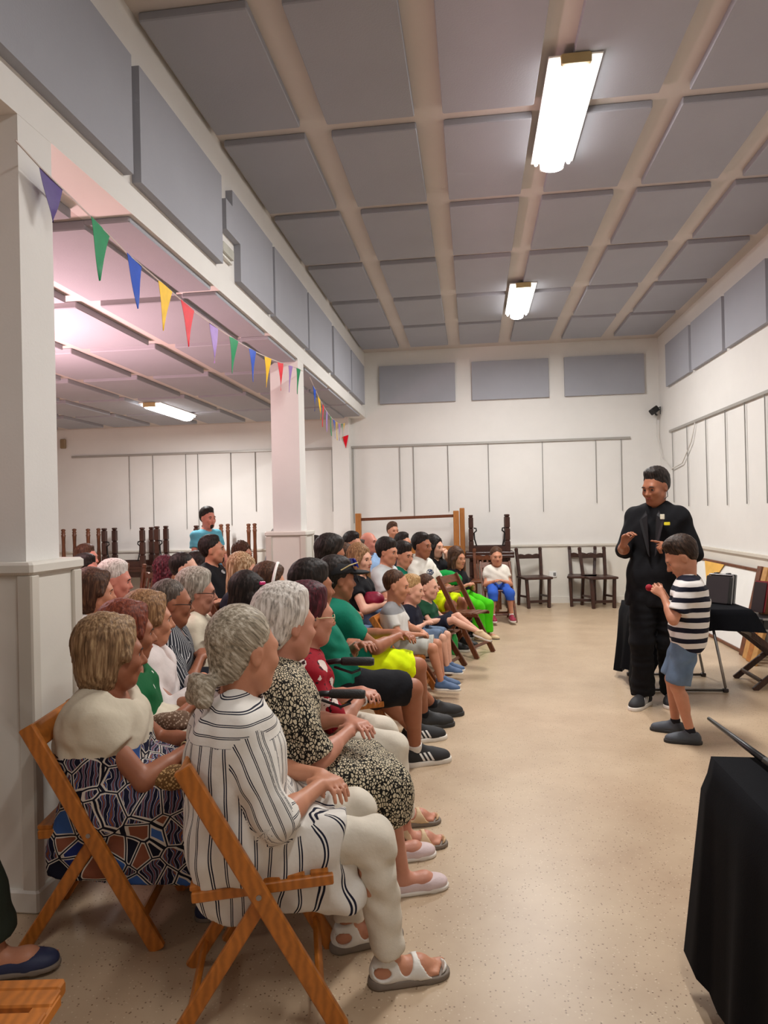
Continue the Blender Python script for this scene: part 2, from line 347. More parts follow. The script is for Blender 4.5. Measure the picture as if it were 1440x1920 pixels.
# ------------------------------------------------------------------ furniture
M_oak = wood('honey_wood', lin(196, 118, 44), .62, .38); M_walnut = wood('walnut', lin(112, 62, 34), .55, .4); M_dark = wood('dark_walnut', lin(66, 36, 26), .5, .38)
M_pine = wood('pine', lin(176, 112, 52), .7, .45); M_pale = wood('pale_plank', lin(196, 146, 84), .75, .45)
M_steel = plain('steel', lin(150, 150, 152), .3, .9, .05); M_dkst = plain('dark_steel', lin(70, 66, 66), .35, .7, .05); M_iron = plain('iron', (.012, .011, .011, 1), .5, .3)
_fc = {}
def folding_chair(x, y, rz, lab, mat, sh=.43, grp='wooden folding chairs of the audience', hwid=.195):
    """x forward. long leg from front floor to the top of the back, short leg from rear floor to seat front"""
    t = empty('folding_chair', (x, y, 0), rz); tag(t, lab, 'chair', grp)
    key = (mat.name, round(sh, 3), hwid)
    if key not in _fc:
        k = sh/.43; P = []
        for s in (-1, 1):
            yy = s*hwid
            P.append(('long_leg', MB().bar((.22, yy, 0), (-.20, yy, .80*k), .052, .024, side=(1, 0, 0), bv=.004)))
            P.append(('rear_leg', MB().bar((-.24, yy*.86, 0), (.02, yy*.86, .405*k), .042, .022, side=(1, 0, 0), bv=.004)))
            P.append(('seat_rail', MB().bar((-.19, yy*.72, sh-.03), (.21, yy*.72, sh-.012), .03, .02, side=(0, 0, 1), bv=.003)))
            P.append(('bolt', MB().tube([(.0, yy-s*.0, .415*k), (.0, yy+s*.014, .415*k)], .008, 8)))
        P.append(('backrest', MB().bar((-.185, -hwid+.01, .755*k), (-.185, hwid-.01, .755*k), .085, .016, side=(-.46, 0, .88), bv=.004)))
        P.append(('backrest', MB().bar((-.135, -hwid+.01, .655*k), (-.135, hwid-.01, .655*k), .045, .014, side=(-.46, 0, .88), bv=.004)))
        for i in range(6):
            xx = -.17+.068*i
            P.append(('seat_slat', MB().bar((xx, -hwid+.052, sh-.008+i*.002), (xx, hwid-.052, sh-.008+i*.002), .052, .014, side=(1, 0, 0), bv=.003)))
        P.append(('stretcher', MB().bar((.165, -.185, .105*k), (.165, .185, .105*k), .03, .016, side=(-.46, 0, .88), bv=.003)))
        P.append(('stretcher', MB().bar((-.195, -.16, .075*k), (-.195, .16, .075*k), .03, .016, side=(.5, 0, .85), bv=.003)))
        _fc[key] = [(n, b.mesh(n, M_steel if n == 'bolt' else mat)) for n, b in P]
    for n, me in _fc[key]: inst(n, me, t)
    return t
# seat of a chair at the lower left corner (slats towards the camera)
t = empty('folding_chair', (-1.0, 1.10, 0), R(8)); tag(t, 'honey wooden folding chair with slatted seat at the lower left corner', 'chair', 'wooden folding chairs of the audience')
for i in range(6):
    yy = .235-.068*i
    MB().bar((-.3, yy, .43), (.135, yy, .43), .052, .018, side=(0, 1, 0), bv=.004).build('seat_slat', M_oak, t)
MB().bar((.115, -.23, .420), (.115, .255, .420), .045, .03, side=(1, 0, 0), bv=.005).build('seat_rail', M_oak, t); MB().bar((-.30, -.22, .424), (-.30, .26, .424), .05, .03, side=(1, 0, 0), bv=.005).build('seat_rail', M_oak, t)
MB().bar((-.3, .275, .424), (.13, .275, .424), .035, .034, side=(0, 1, 0), bv=.005).build('front_rail', M_oak, t)
for xx in (-.28, .11):
    MB().bar((xx, .25, 0), (xx, -.2, .80), .036, .022, side=(0, 1, 0), bv=.004).build('long_leg', M_oak, t)
    MB().bar((xx*.85, -.26, 0), (xx*.85, .15, .41), .034, .02, side=(0, 1, 0), bv=.004).build('rear_leg', M_oak, t)
MB().bar((-.28, -.185, .76), (.11, -.185, .76), .08, .016, side=(0, -.4, .9), bv=.004).build('backrest', M_oak, t)

# rustic tables stacked legs-up against the far wall
def leg_up(mat, turned, h):
    b = MB()
    if turned:
        b.lathe([(.03, 0), (.034, h*.2), (.026, h*.55), (.03, h*.78), (.036, h*.84), (.026, h*.86), (.034, h*.9), (.024, h*.93), (.036, h*.965), (.03, h*.99), (.01, h)], n=12)
    else:
        for z0, z1, wd in ((0, .28*h, .075), (.28*h, .31*h, .062), (.31*h, .62*h, .072), (.62*h, .65*h, .058), (.65*h, .93*h, .072), (.93*h, .95*h, .055), (.95*h, h, .066)): b.bar((0, 0, z0), (0, 0, z1), wd, wd, side=(1, 0, 0), bv=.006)
    return b
def rustic(x0, x1, y0, y1, zt, ztop, mat, lab, turned=False, brace=True, onto=True):
    """upside-down table on top of an upright one"""
    t = empty('rustic_table', ((x0+x1)/2, (y0+y1)/2, zt)); tag(t, lab, 'table', 'rustic tables stacked legs up along the far wall')
    hx, hy = (x1-x0)/2, (y1-y0)/2
    MB().box(-hx-.09, hx+.09, -hy-.08, hy+.08, 0, .045, .008).build('tabletop', mat, t)
    MB().box(-hx, hx, -hy-.03, -hy-.005, .045, .13, .004).build('apron', mat, t); MB().box(-hx, hx, hy+.005, hy+.03, .045, .13, .004).build('apron', mat, t)
    lm = leg_up(mat, turned, ztop-zt-.045).mesh('leg', mat, turned)
    for sx in (-1, 1):
        for sy in (-1, 1): inst('leg', lm, t, (sx*hx, sy*hy, .045))
    if brace:
        for sx in (-1, 1):
            z = ztop-zt; pts = [(sx*(hx-.04), -hy, z*.62+.03), (sx*(hx-.075), -hy, z*.62+.025), (sx*(hx-.08), -hy, z*.62-.01), (sx*(hx-.045), -hy, z*.6-.03), (sx*(hx-.05), -hy, z*.4), (sx*(hx-.08), -hy, z*.22), (sx*(hx-.16), -hy, .05)]
            MB().tube(pts, .011, 6).build('iron_brace', M_iron, t, True)
    if onto:
        u = empty('rustic_table', ((x0+x1)/2, (y0+y1)/2, 0)); tag(u, 'upright rustic table carrying '+lab, 'table', 'rustic tables standing along the far wall')
        MB().box(-hx-.09, hx+.09, -hy-.08, hy+.08, zt-.045, zt, .008).build('tabletop', mat, u)
        MB().box(-hx, hx, -hy-.02, -hy+.005, zt-.13, zt-.045, .004).build('apron', mat, u)
        lm = leg_up(mat, turned, zt-.045).mesh('leg', mat, turned)
        for sx in (-1, 1):
            for sy in (-1, 1): inst('leg', lm, u, (sx*hx, sy*hy, 0))
rustic(-6.60, -6.17, 10.35, 10.66, .62, 1.31, M_walnut, 'the legs-up table with round turned legs beside the near column', True, False)
rustic(-5.92, -5.27, 10.40, 10.72, .64, 1.31, M_dark, 'the legs-up dark table left of the standing man, square notched legs')
rustic(-5.02, -4.36, 10.40, 10.72, .64, 1.325, M_dark, 'the legs-up dark table just behind the standing man')
rustic(-3.95, -3.50, 10.40, 10.70, .62, 1.34, M_walnut, 'the legs-up table with round turned legs behind the curly haired woman', True, False)
rustic(-.03, .51, 10.35, 10.65, .80, 1.40, M_dark, 'the legs-up dark table behind the little girl in white')
# spindle chair behind the white haired man
def rustic_chair(x, y, rz, lab, mat, spind=False, h=.88, sh=.46, grp='dark rustic wooden chairs by the far wall'):
    t = empty('rustic_chair', (x, y, 0), rz); tag(t, lab, 'chair', grp)
    w_ = .19
    for s in (-1, 1):
        MB().bar((.17, s*w_*.82, 0), (.15, s*w_*.92, sh-.03), .045, .045, side=(1, 0, 0), bv=.006).build('leg', mat, t)
        b = MB(); b.bar((-.24, s*w_*.92, 0), (-.17, s*w_*.9, sh), .042, .042, side=(1, 0, 0), bv=.006).build('leg', mat, t)
        b = MB(); b.bar((-.17, s*w_*.9, sh-.02), (-.245, s*w_*1.0, h-.05), .045, .04, side=(0, 1, 0), bv=.006); b.bar((-.245, s*w_, h-.06), (-.25, s*w_, h), .05, .05, side=(0, 1, 0), bv=.012); b.build('back_post', mat, t)
        MB().bar((.16, s*w_*.85, .17), (-.21, s*w_*.9, .15), .03, .025, side=(0, 0, 1), bv=.004).build('stretcher', mat, t)
    MB().box(-.20, .21, -.215, .215, sh-.035, sh, .008).build('seat', mat, t)
    MB().bar((.165, -w_*.8, .10), (.165, w_*.8, .10), .04, .025, side=(0, 0, 1), bv=.004).build('stretcher', mat, t)
    b = MB(); n = 12; up = [(-w_+2*w_*k/n, h-.115+.018*abs(math.sin(k/n*math.pi*3))) for k in range(n+1)]; b.prism([(-w_, h-.17)]+[(w_, h-.17)]+up[::-1], 'x', -.255, -.225); b.build('top_rail', mat, t)
    if spind:
        for k in range(5): MB().bar((-.165, -.13+.065*k, sh), (-.235, -.14+.07*k, h-.16), .028, .014, side=(0, 1, 0), bv=.003).build('spindle', mat, t)
    return t
rustic_chair(.90, 10.50, R(180+75-180-150), 'single dark carved wooden chair against the far wall left of the socket', M_dark)
rustic_chair(1.62, 10.62, R(-100), 'dark wooden chair against the far wall, left of the pair', M_dark)
rustic_chair(1.83, 10.45, R(-78), 'dark wooden chair pushed against its twin near the right corner', M_dark)
rustic_chair(.18, 10.02, R(-95), 'brown wooden chair with arched back right behind the little girl in white', M_walnut, True, .90)
rustic_chair(-3.95, 7.6, R(-120), 'reddish wooden spindle back chair standing empty behind the white haired man', M_walnut, True, .9)
rustic_chair(-4.55, 7.9, R(-100), 'reddish wooden spindle back chair, further left of the empty pair', M_walnut, True, .9)
# pine bench frame behind the audience
t = empty('pine_frame', (-.98, 10.45, 0)); tag(t, 'tall pine trestle frame with thin crossbar behind the audience', 'frame')
for x, z in ((-1.755, 1.46), (-.25, 1.47)): MB().bar((x+.98, 0, 0), (x+.98, 0, z), .085, .1, side=(1, 0, 0), bv=.006).build('post', M_pine, t)
MB().bar((-.16+.98, .06, 0), (-.16+.98, .06, 1.51), .075, .06, side=(1, 0, 0), bv=.006).build('post', M_pine, t)
MB().bar((-.76, 0, 1.365), (.76, 0, 1.395), .045, .03, side=(0, 0, 1), bv=.004).build('crossbar', M_walnut, t)
MB().bar((-.76, .0, .86), (.80, 0, .89), .10, .04, side=(0, 0, 1), bv=.004).build('crossbar', M_pine, t)

# ------------------------------------------------------------------ right: cloth table, case, stand, boards
def cloth_mat(name, c):
    t = NT(name); v = t.coord('Object'); t.col(t.ramp(t.noise(v, 5, 4), [(.3, tuple(x*.7 for x in c[:3])+(1,)), (.7, c)]))
    t.b.inputs['Roughness'].default_value = .9; t.b.inputs['Specular IOR Level'].default_value = .12; t.bump(t.noise(v, 260, 2), .25, .002); return t.m
M_cloth = cloth_mat('black_cloth', (.0035, .004, .006, 1))
def drape(x0, x1, y0, y1, z, drops, mat, name='tablecloth', amp=.025, N=18, rad=.02, seed=1):
    """cloth over a rectangular top; drops: function(angle side name)->hanging length; built as rings going down"""
    rs = random.Random(seed); ring = []
    def edge(a, b, n, nm):
        for k in range(n): ring.append((a[0]+(b[0]-a[0])*k/n, a[1]+(b[1]-a[1])*k/n, nm, k/n))
    edge((x0, y0), (x1, y0), N, 'front'); edge((x1, y0), (x1, y1), N, 'right'); edge((x1, y1), (x0, y1), N, 'back'); edge((x0, y1), (x0, y0), N, 'left')
    n = len(ring); b = MB(); vs = []; M = 12
    cx, cy = (x0+x1)/2, (y0+y1)/2
    ph = [rs.uniform(0, 6.28) for _ in range(4)]
    for j in range(M+1):
        q = j/M
        for i, (x, y, nm, e) in enumerate(ring):
            L = drops(nm, e); a = i/n*2*math.pi
            ox, oy = {'front': (0, -1), 'right': (1, 0), 'back': (0, 1), 'left': (-1, 0)}[nm]
            if e == 0:
                px_, py_ = {'front': (-1, -1), 'right': (1, -1), 'back': (1, 1), 'left': (-1, 1)}[nm]; ox, oy = px_*.7, py_*.7
            off = rad*(1-math.cos(min(1, q*6)*math.pi/2))+amp*q*(1+math.sin(a*9+ph[0])+.6*math.sin(a*17+ph[1]))+.03*q*L
            corner = max(0, 1-min(e, 1-e)*N/2.2); off += corner*.04*q
            vs.append((x+ox*off, y+oy*off, z-q*L-(.0 if j else 0)))
    fs = [tuple(range(n))]
    for j in range(M):
        for i in range(n): fs.append((j*n+i, j*n+(i+1) % n, (j+1)*n+(i+1) % n, (j+1)*n+i))
    b.add(vs, fs); o = b.build(name, mat, None, False)
    o.data.polygons.foreach_set('use_smooth', [len(p.vertices) == 4 for p in o.data.polygons]); return o
t = empty('folding_table', (1.62, 5.88, 0)); tag(t, 'small folding table with grey metal legs under the black cloth behind the boy', 'table')
MB().box(-.33, .48, -.28, .28, .625, .65, .006).build('tabletop', M_dkst, t)
for y in (-.25, .27):
    MB().tube([(.20, y, .63), (.305, y, .04), (.305, y, .015), (-.305, y, .015), (-.305, y, .04), (-.20, y, .63)], .011, 8).build('leg_frame', M_steel, t, True)
    for x in (-.305, .305): MB().box(x-.02, x+.02, y-.018, y+.018, 0, .03, .005).build('foot', M_dkst, t)
def dr(nm, e):
    if nm == 'left': return .55+.04*math.sin(e*7)
    if nm == 'front': return .16+.42*max(0, 1-e*2.6)+(.10 if e < .03 else 0)
    if nm == 'right': return .17
    return .2
o = drape(1.27, 2.11, 5.58, 6.18, .653, dr, M_cloth); tag(o, 'black cloth over the small table behind magician and boy, long on the left', 'tablecloth')
# X-leg stand with black tray
t = empty('folding_stand', (2.42, 5.9, 0), R(0)); tag(t, 'dark wooden cross-legged folding stand at the right edge', 'stand')
for s in (-1, 1):
    MB().bar((-.26, s*.2, 0), (.26, s*.2, .44), .045, .022, side=(0, 0, 1), bv=.004).build('leg', M_dark, t); MB().bar((.26, s*.165, 0), (-.26, s*.165, .44), .045, .022, side=(0, 0, 1), bv=.004).build('leg', M_dark, t)
for x in (-.2, .2): MB().bar((x, -.2, .07), (x, .2, .07), .03, .02, side=(0, 0, 1), bv=.003).build('stretcher', M_dark, t)
for x in (-.26, .26): MB().bar((x, -.22, .44), (x, .22, .44), .03, .03, side=(0, 0, 1), bv=.003).build('top_bar', M_dark, t)
t = empty('equipment_case', (2.46, 5.9, .457)); tag(t, 'open black equipment case with silver edges on the cross-legged stand', 'case')
MB().box(-.22, .32, -.2, .2, 0, .10, .006).build('body', M_black, t)
for z in (.012, .1): MB().box(-.225, .325, -.207, -.197, z-.008, z+.008, .002).build('edge_trim', M_steel, t)
for (x, a) in ((-.30, 0),): pass
t = empty('flight_case', (2.02, 5.95, .656), R(-52)); t.scale = (.66, .8, .78); tag(t, 'black briefcase with silver corners standing upright on the black cloth', 'case')
MB().bar((0, 0, 0.0), (-.0, .05, .30), .32, .055, side=(1, 0, 0), bv=.008).build('shell', M_black, t)
MB().bar((0, -.075, 0.0), (-.0, -.02, .28), .32, .06, side=(1, 0, 0), bv=.008).build('shell', M_black, t)
for yy, zz in ((-.045, .0), (.0, .0)):
    for xx in (-.16, .16): MB().bar((xx, yy, zz), (xx, yy+.05, zz+.29), .014, .02, side=(1, 0, 0), bv=.003).build('edge_trim', M_steel, t)
    MB().bar((-.16, yy+.05, .295), (.16, yy+.05, .295), .018, .014, side=(0, 1, 0), bv=.003).build('edge_trim', M_steel, t)
for xx in (-.08, .08): MB().box(xx-.02, xx+.02, .0, .05, .295, .315, .004).build('latch', M_black, t)
t = empty('red_folder', (2.27, 6.0, .559), R(-60)); tag(t, 'dark red folder standing on the black case right of the briefcase', 'folder')
MB().bar((.06, 0, .02), (.06, .06, .27), .12, .012, side=(1, 0, 0), bv=.004).build('cover', plain('red_card', lin(120, 12, 26), .45), t); MB().bar((.06, -.018, .02), (.06, .042, .26), .11, .008, side=(1, 0, 0), bv=.002).build('pages', plain('dark_pages', lin(40, 20, 22), .6), t)
# paper bag
t = empty('paper_bag', (2.40, 6.0, .559)); tag(t, 'crumpled brown paper bag standing on the black case', 'bag')
b = MB(); n = 20; vs = []; rr = random.Random(4)
for j, (z, sx, sy) in enumerate(((0, .07, .045), (.05, .072, .048), (.11, .066, .046), (.17, .07, .05), (.22, .062, .035), (.235, .06, .03))):
    for i in range(n):
        a = 2*math.pi*i/n; q = max(abs(math.cos(a)), abs(math.sin(a))); vs.append((sx*math.cos(a)/q**.8+rr.uniform(-.004, .004), sy*math.sin(a)/q**.8+rr.uniform(-.004, .004), z))
fs = [tuple(range(n))[::-1]]+[(j*n+i, j*n+(i+1) % n, (j+1)*n+(i+1) % n, (j+1)*n+i) for j in range(5) for i in range(n)]
b.add(vs, fs).build('bag_body', plain('kraft', lin(128, 84, 52), .8, bump=.4, bscale=25), t)
tag(MB().tube([(2.47+.09*math.cos(a)*1.3, 5.80+.07*math.sin(a), .567+.008*math.sin(3*a)) for a in [k*.35 for k in range(19)]], .008, 7).build('coiled_cable', M_cable, None, True), 'coiled pale cable lying on the black case at the right edge', 'cable')
# whiteboard and planks leaning on right wall
t = empty('whiteboard', (2.62, 7.75, 0)); tag(t, 'white board with brown frame leaning against the right wall', 'board')
wb0, wb1 = -.62, 1.35
MB().bar((-.02, wb0, .03), (.2, wb0, .80), .03, .02, side=(0, 1, 0), bv=.003).build('frame', M_walnut, t); MB().bar((-.02, wb1, .03), (.2, wb1, .80), .03, .02, side=(0, 1, 0), bv=.003).build('frame', M_walnut, t)
MB().bar((.2, wb0, .80), (.2, wb1, .80), .03, .03, side=(0, 0, 1), bv=.003).build('frame', M_walnut, t); MB().bar((-.02, wb0, .02), (-.02, wb1, .02), .03, .03, side=(0, 0, 1), bv=.003).build('frame', M_walnut, t)
MB().add([(-.02, wb0, .03), (-.02, wb1, .03), (.2, wb1, .8), (.2, wb0, .8), (-.008, wb0, .03), (-.008, wb1, .03), (.212, wb1, .8), (.212, wb0, .8)], [(0, 1, 2, 3), (7, 6, 5, 4), (0, 4, 5, 1), (1, 5, 6, 2), (2, 6, 7, 3), (3, 7, 4, 0)]).build('panel', plain('white_melamine', lin(232, 232, 228), .3, var=.02), t)
ya, yb, yc = .05, 1.05, .62
MB().add([(.185, ya+.35, .79), (.185, yb, .79), (.10, yc+.1, .47), (.181, ya+.35, .79), (.181, yb, .79), (.096, yc+.1, .47)], [(0, 1, 2), (5, 4, 3), (0, 3, 4, 1), (1, 4, 5, 2), (2, 5, 3, 0)]).build('yellow_paper', plain('yellow_paper', lin(226, 176, 84), .7), t)
for i, (y, x, c) in enumerate(((7.02, 2.56, M_walnut), (6.88, 2.54, M_pale), (6.74, 2.52, M_pine), (6.60, 2.50, M_pale))):
    tag(MB().bar((x, y, .0), (2.76, y+.02, .86), .10, .03, side=(0, 1, 0), bv=.004).build('wooden_plank', c), ['dark brown plank leaning beside the white board', 'pale plank leaning on the right wall, second from the white board', 'orange pine plank leaning on the right wall, third from the white board', 'pale plank leaning nearest the right picture edge'][i], 'plank', 'planks leaning on the right wall')
# front table with cloth
FX0, FX1, FY0, FY1, FZ = .68, 1.75, 1.35, 2.12, .715
t = empty('show_table', ((FX0+FX1)/2, (FY0+FY1)/2, 0)); tag(t, 'folding table hidden under the black cloth at the lower right', 'table')
hx, hy = (FX1-FX0)/2-.02, (FY1-FY0)/2-.02
MB().box(-hx, hx, -hy, hy, FZ-.03, FZ-.004, .006).build('tabletop', M_dkst, t)
for sx in (-1, 1):
    for sy in (-1, 1): MB().tube([(sx*(hx-.08), sy*(hy-.06), 0), (sx*(hx-.08), sy*(hy-.06), FZ-.03)], .014, 8).build('leg', M_steel, t)
def dr2(nm, e):
    if nm == 'left': return .62+.05*(1-abs(e-.5)*2)*0+.03*math.sin(e*9)
    if nm == 'front': return .63
    return .62
o = drape(FX0, FX1, FY0, FY1, FZ, dr2, M_cloth, 'tablecloth', .012, 20, .02, 5); tag(o, 'long black cloth over the show table at the lower right', 'tablecloth')
t = empty('prop_box', (.98, 1.93, FZ), R(-38)); tag(t, 'black box lying on the cloth of the lower right table', 'box')
MB().box(-.17, .17, -.10, .10, 0, .055, .006).build('base', M_black, t); MB().box(-.173, .173, -.103, .103, .055, .075, .005).build('lid', M_black, t)
w0, w1 = Vector(atz(1325, 1352, .735)), Vector(atz(1412, 1411, .735))
w1 = Vector((.80, 2.04, FZ+.018)); w0 = Vector((.775, 2.43, .735))
t = empty('magic_wand', w1); tag(t, 'thin black wand lying on the lower right table and sticking out past its edge', 'wand')
MB().tube([(0, 0, 0), (w0-w1)*.5, (w0-w1)], [.011, .009, .006], 8).build('shaft', M_black, t, True); MB().tube([(w1-w0)*.22, (0, 0, 0)], .012, 8).build('grip', M_black, t, True)
# rollator walker between the older women
t = empty('rollator', (-.62, 2.72, 0), R(0)); tag(t, 'folded black rollator walker with two handle grips between the older women', 'walker')
for k, (yy, z, xo) in enumerate(((.0, .725, 0.), (.26, .80, 0.))):
    MB().tube([(-.13, yy, .30), (-.125, yy, z-.13), (-.10, yy, z-.05), (-.05, yy, z-.008), (.0, yy, z), (.05, yy, z)], .0125, 9).build('handle_tube', M_black, t, True)
    MB().tube([(.03, yy, z), (.04, yy, z), (.16, yy, z), (.175, yy, z)], [.016, .019, .02, .016], 10).build('grip', plain('rubber', (.014, .014, .014, 1), .55, bump=.6, bscale=200), t, True)
    MB().tube([(-.0, yy-.02, z-.02), (.08, yy-.025, z-.045), (.12, yy-.02, z-.03)], .006, 6).build('brake_lever', M_black, t, True)
    MB().tube([(-.13, yy, .32), (-.3, yy, .09)], .012, 8).build('rear_tube', M_dkst, t); MB().tube([(-.13, yy, .32), (.1, yy, .09)], .012, 8).build('front_tube', M_dkst, t)
    for xx in (-.3, .1):
        wv = MB(); wv.tube([(xx+.075*math.cos(a), yy, .09+.075*math.sin(a)) for a in [k2*2*math.pi/20 for k2 in range(21)]], .014, 7, False); wv.build('wheel', plain('wheel_grey', lin(92, 96, 100), .6), t, True)
        MB().tube([(xx, yy-.02, .09), (xx, yy+.02, .09)], .03, 10).build('hub', M_dkst, t)
MB().bar((-.16, .0, .45), (-.16, .26, .45), .2, .02, side=(1, 0, 0), bv=.004).build('seat', M_black, t)

# ------------------------------------------------------------------ implicit-surface modeller for bodies, clothes and hair
F4 = np.float32
def V3(*a): return np.array(a, dtype=np.float64)
def rc(a, b, ra, rb=None, cut=None):
    a = np.asarray(a, float); b = np.asarray(b, float); rb = ra if rb is None else rb
    ab = (b-a); L2 = max(1e-9, float(ab@ab)); A = a.astype(F4); B = ab.astype(F4)
    def fn(P):
        d = P-A; t = np.clip((d@B)/F4(L2), 0, 1); q = d-t[:, None]*B
        r = np.sqrt(np.einsum('ij,ij->i', q, q))-(F4(ra)+t*F4(rb-ra))
        if cut is not None:
            for cp, cn in cut: r = np.maximum(r, (P-np.asarray(cp, F4))@np.asarray(cn, F4))
        return r
    R_ = max(ra, rb)
    return fn, np.minimum(a, b)-R_, np.maximum(a, b)+R_
def el(c, r, M=None, cut=None):
    c = np.asarray(c, float); r = np.asarray(r, float); C4 = c.astype(F4); R4 = r.astype(F4); M4 = None if M is None else np.asarray(M, F4)
    def fn(P):
        d = P-C4
        if M4 is not None: d = d@M4            # columns of M are the local axes
        k0 = np.sqrt(((d/R4)**2).sum(1)); k1 = np.sqrt(((d/(R4*R4))**2).sum(1))
        v = k0*(k0-1)/np.maximum(k1, 1e-6)
        if cut is not None:
            for cp, cn in cut: v = np.maximum(v, (P-np.asarray(cp, F4))@np.asarray(cn, F4))
        return v
    m_ = r.max() if M is not None else r
    return fn, c-m_, c+m_
def half(p, n):
    n = np.asarray(n, float); n = n/np.linalg.norm(n); p4 = np.asarray(p, F4); n4 = n.astype(F4)
    return (lambda P: (P-p4)@n4), None, None
_E = [(0,1),(2,3),(4,5),(6,7),(0,2),(1,3),(4,6),(5,7),(0,4),(1,5),(2,6),(3,7)]
_CO = np.array([[i >> 2 & 1, i >> 1 & 1, i & 1] for i in range(8)])
def sdf_mesh(prims, vox, disp=None, damp=0.):
    """prims: list of ((fn, lo, hi), k, op). returns verts, quads"""
    lo = np.min([p[0][1] for p in prims if p[2] == 'u'], axis=0)-2.5*vox-.012; hi = np.max([p[0][2] for p in prims if p[2] == 'u'], axis=0)+2.5*vox+.012
    Bk = 8; bs = Bk*vox; nb = np.ceil((hi-lo)/bs).astype(int)
    g = np.stack(np.meshgrid(*[np.arange(n) for n in nb], indexing='ij'), -1).reshape(-1, 3)
    cen = (lo+(g+.5)*bs).astype(F4); hd = .87*bs
    def comb(Dv, d, k, op):
        if op == 'u':
            if k <= 0: return np.minimum(Dv, d)
            h = np.maximum(k-np.abs(Dv-d), 0)/k; return np.minimum(Dv, d)-h*h*(k*.25)
        if op == 's':
            d = -d
        if k <= 0: return np.maximum(Dv, d)
        h = np.maximum(k-np.abs(Dv-d), 0)/k; return np.maximum(Dv, d)+h*h*(k*.25)
    D0 = np.full(len(cen), 9., F4); dc = []
    for (fn, l_, h_), k, op in prims:
        d = fn(cen); dc.append(d); D0 = comb(D0, d, k, op)
    act = np.abs(D0) < hd*1.25+damp
    A = np.nonzero(act)[0]
    off = np.stack(np.meshgrid(*[np.arange(Bk)]*3, indexing='ij'), -1).reshape(-1, 3)
    base = (lo+g[A]*bs)
    PT = (base[:, None, :]+off[None]*vox).astype(F4)
    Df = np.full((len(A), Bk**3), 9., F4); U0 = np.full(len(cen), 9., F4)
    for ((fn, l_, h_), k, op), d in zip(prims, dc):
        if op == 'u':
            sel = np.nonzero(d[A] < np.minimum(U0[A], 1.)+2*hd+k+.01)[0]; U0 = np.minimum(U0, d)
        elif op == 's': sel = np.nonzero(d[A] < 2*hd+k+.02)[0]
        else: sel = np.arange(len(A))
        if len(sel) == 0: continue
        v = fn(PT[sel].reshape(-1, 3)).reshape(len(sel), -1)
        Df[sel] = comb(Df[sel], v, k, op)
    if disp is not None: Df = Df+disp(PT.reshape(-1, 3)).reshape(Df.shape).astype(F4)
    dims = nb*Bk
    V = np.repeat(np.repeat(np.repeat(D0.reshape(nb), Bk, 0), Bk, 1), Bk, 2).astype(F4)
    V6 = V.reshape(nb[0], Bk, nb[1], Bk, nb[2], Bk)
    V6[g[A, 0], :, g[A, 1], :, g[A, 2], :] = Df.reshape(-1, Bk, Bk, Bk)
    ins = V < 0; i8 = ins.astype(np.uint8)
    cnt = np.zeros(tuple(dims-1), np.uint8)
    for a, b, c in _CO: cnt += i8[a:dims[0]-1+a, b:dims[1]-1+b, c:dims[2]-1+c]
    am = (cnt > 0) & (cnt < 8); idx = np.argwhere(am)
    vid = np.full(tuple(dims-1), -1, np.int32); vid[am] = np.arange(len(idx))
    vals = np.stack([V[idx[:, 0]+a, idx[:, 1]+b, idx[:, 2]+c] for a, b, c in _CO], 1)
    acc = np.zeros((len(idx), 3)); n = np.zeros(len(idx))
    for i, j in _E:
        m_ = (vals[:, i] < 0) != (vals[:, j] < 0); t_ = vals[:, i]/np.where(m_, vals[:, i]-vals[:, j], 1)
        acc += np.where(m_[:, None], _CO[i]+t_[:, None]*(_CO[j]-_CO[i]), 0); n += m_
    verts = lo+(idx+acc/np.maximum(n, 1)[:, None])*vox
    quads = []
    for ax in range(3):
        a = [slice(None)]*3; b = [slice(None)]*3; a[ax] = slice(0, -1); b[ax] = slice(1, None)
        e = np.argwhere(ins[tuple(a)] != ins[tuple(b)]); o1, o2 = [(1, 2), (2, 0), (0, 1)][ax]
        e = e[(e[:, o1] >= 1) & (e[:, o2] >= 1) & (e[:, o1] < dims[o1]-1) & (e[:, o2] < dims[o2]-1)]
        if len(e) == 0: continue
        def vv(d1, d2):
            q = e.copy(); q[:, o1] -= d1; q[:, o2] -= d2; return vid[q[:, 0], q[:, 1], q[:, 2]]
        Q = np.stack([vv(1, 1), vv(0, 1), vv(0, 0), vv(1, 0)], 1); s = ins[e[:, 0], e[:, 1], e[:, 2]]
        Q[~s] = Q[~s][:, ::-1]; quads.append(Q)
    Q = np.concatenate(quads); Q = Q[(Q >= 0).all(1)]
    return verts, Q
def np_mesh(name, verts, Q, mat, attr=None):
    me = bpy.data.meshes.new(name); me.vertices.add(len(verts)); me.vertices.foreach_set('co', verts.astype(F4).ravel())
    me.loops.add(Q.size); me.loops.foreach_set('vertex_index', Q.astype(np.int32).ravel()); me.polygons.add(len(Q))
    me.polygons.foreach_set('loop_start', np.arange(0, Q.size, 4, dtype=np.int32)); me.polygons.foreach_set('loop_total', np.full(len(Q), 4, np.int32))
    me.polygons.foreach_set('use_smooth', np.ones(len(Q), bool)); me.update(calc_edges=True); me.validate()
    if mat: me.materials.append(mat)
    if attr:
        for k, v in attr.items(): me.attributes.new(k, 'FLOAT', 'POINT' if len(v) == len(verts) else 'CORNER').data.foreach_set('value', np.asarray(v, F4))
    return me
def np_obj(name, verts, Q, mat, parent, attr=None, M=None):
    o = bpy.data.objects.new(name, np_mesh(name, verts, Q, mat, attr)); COL.objects.link(o); o.parent = parent
    if M is not None: o.matrix_local = M
    return o
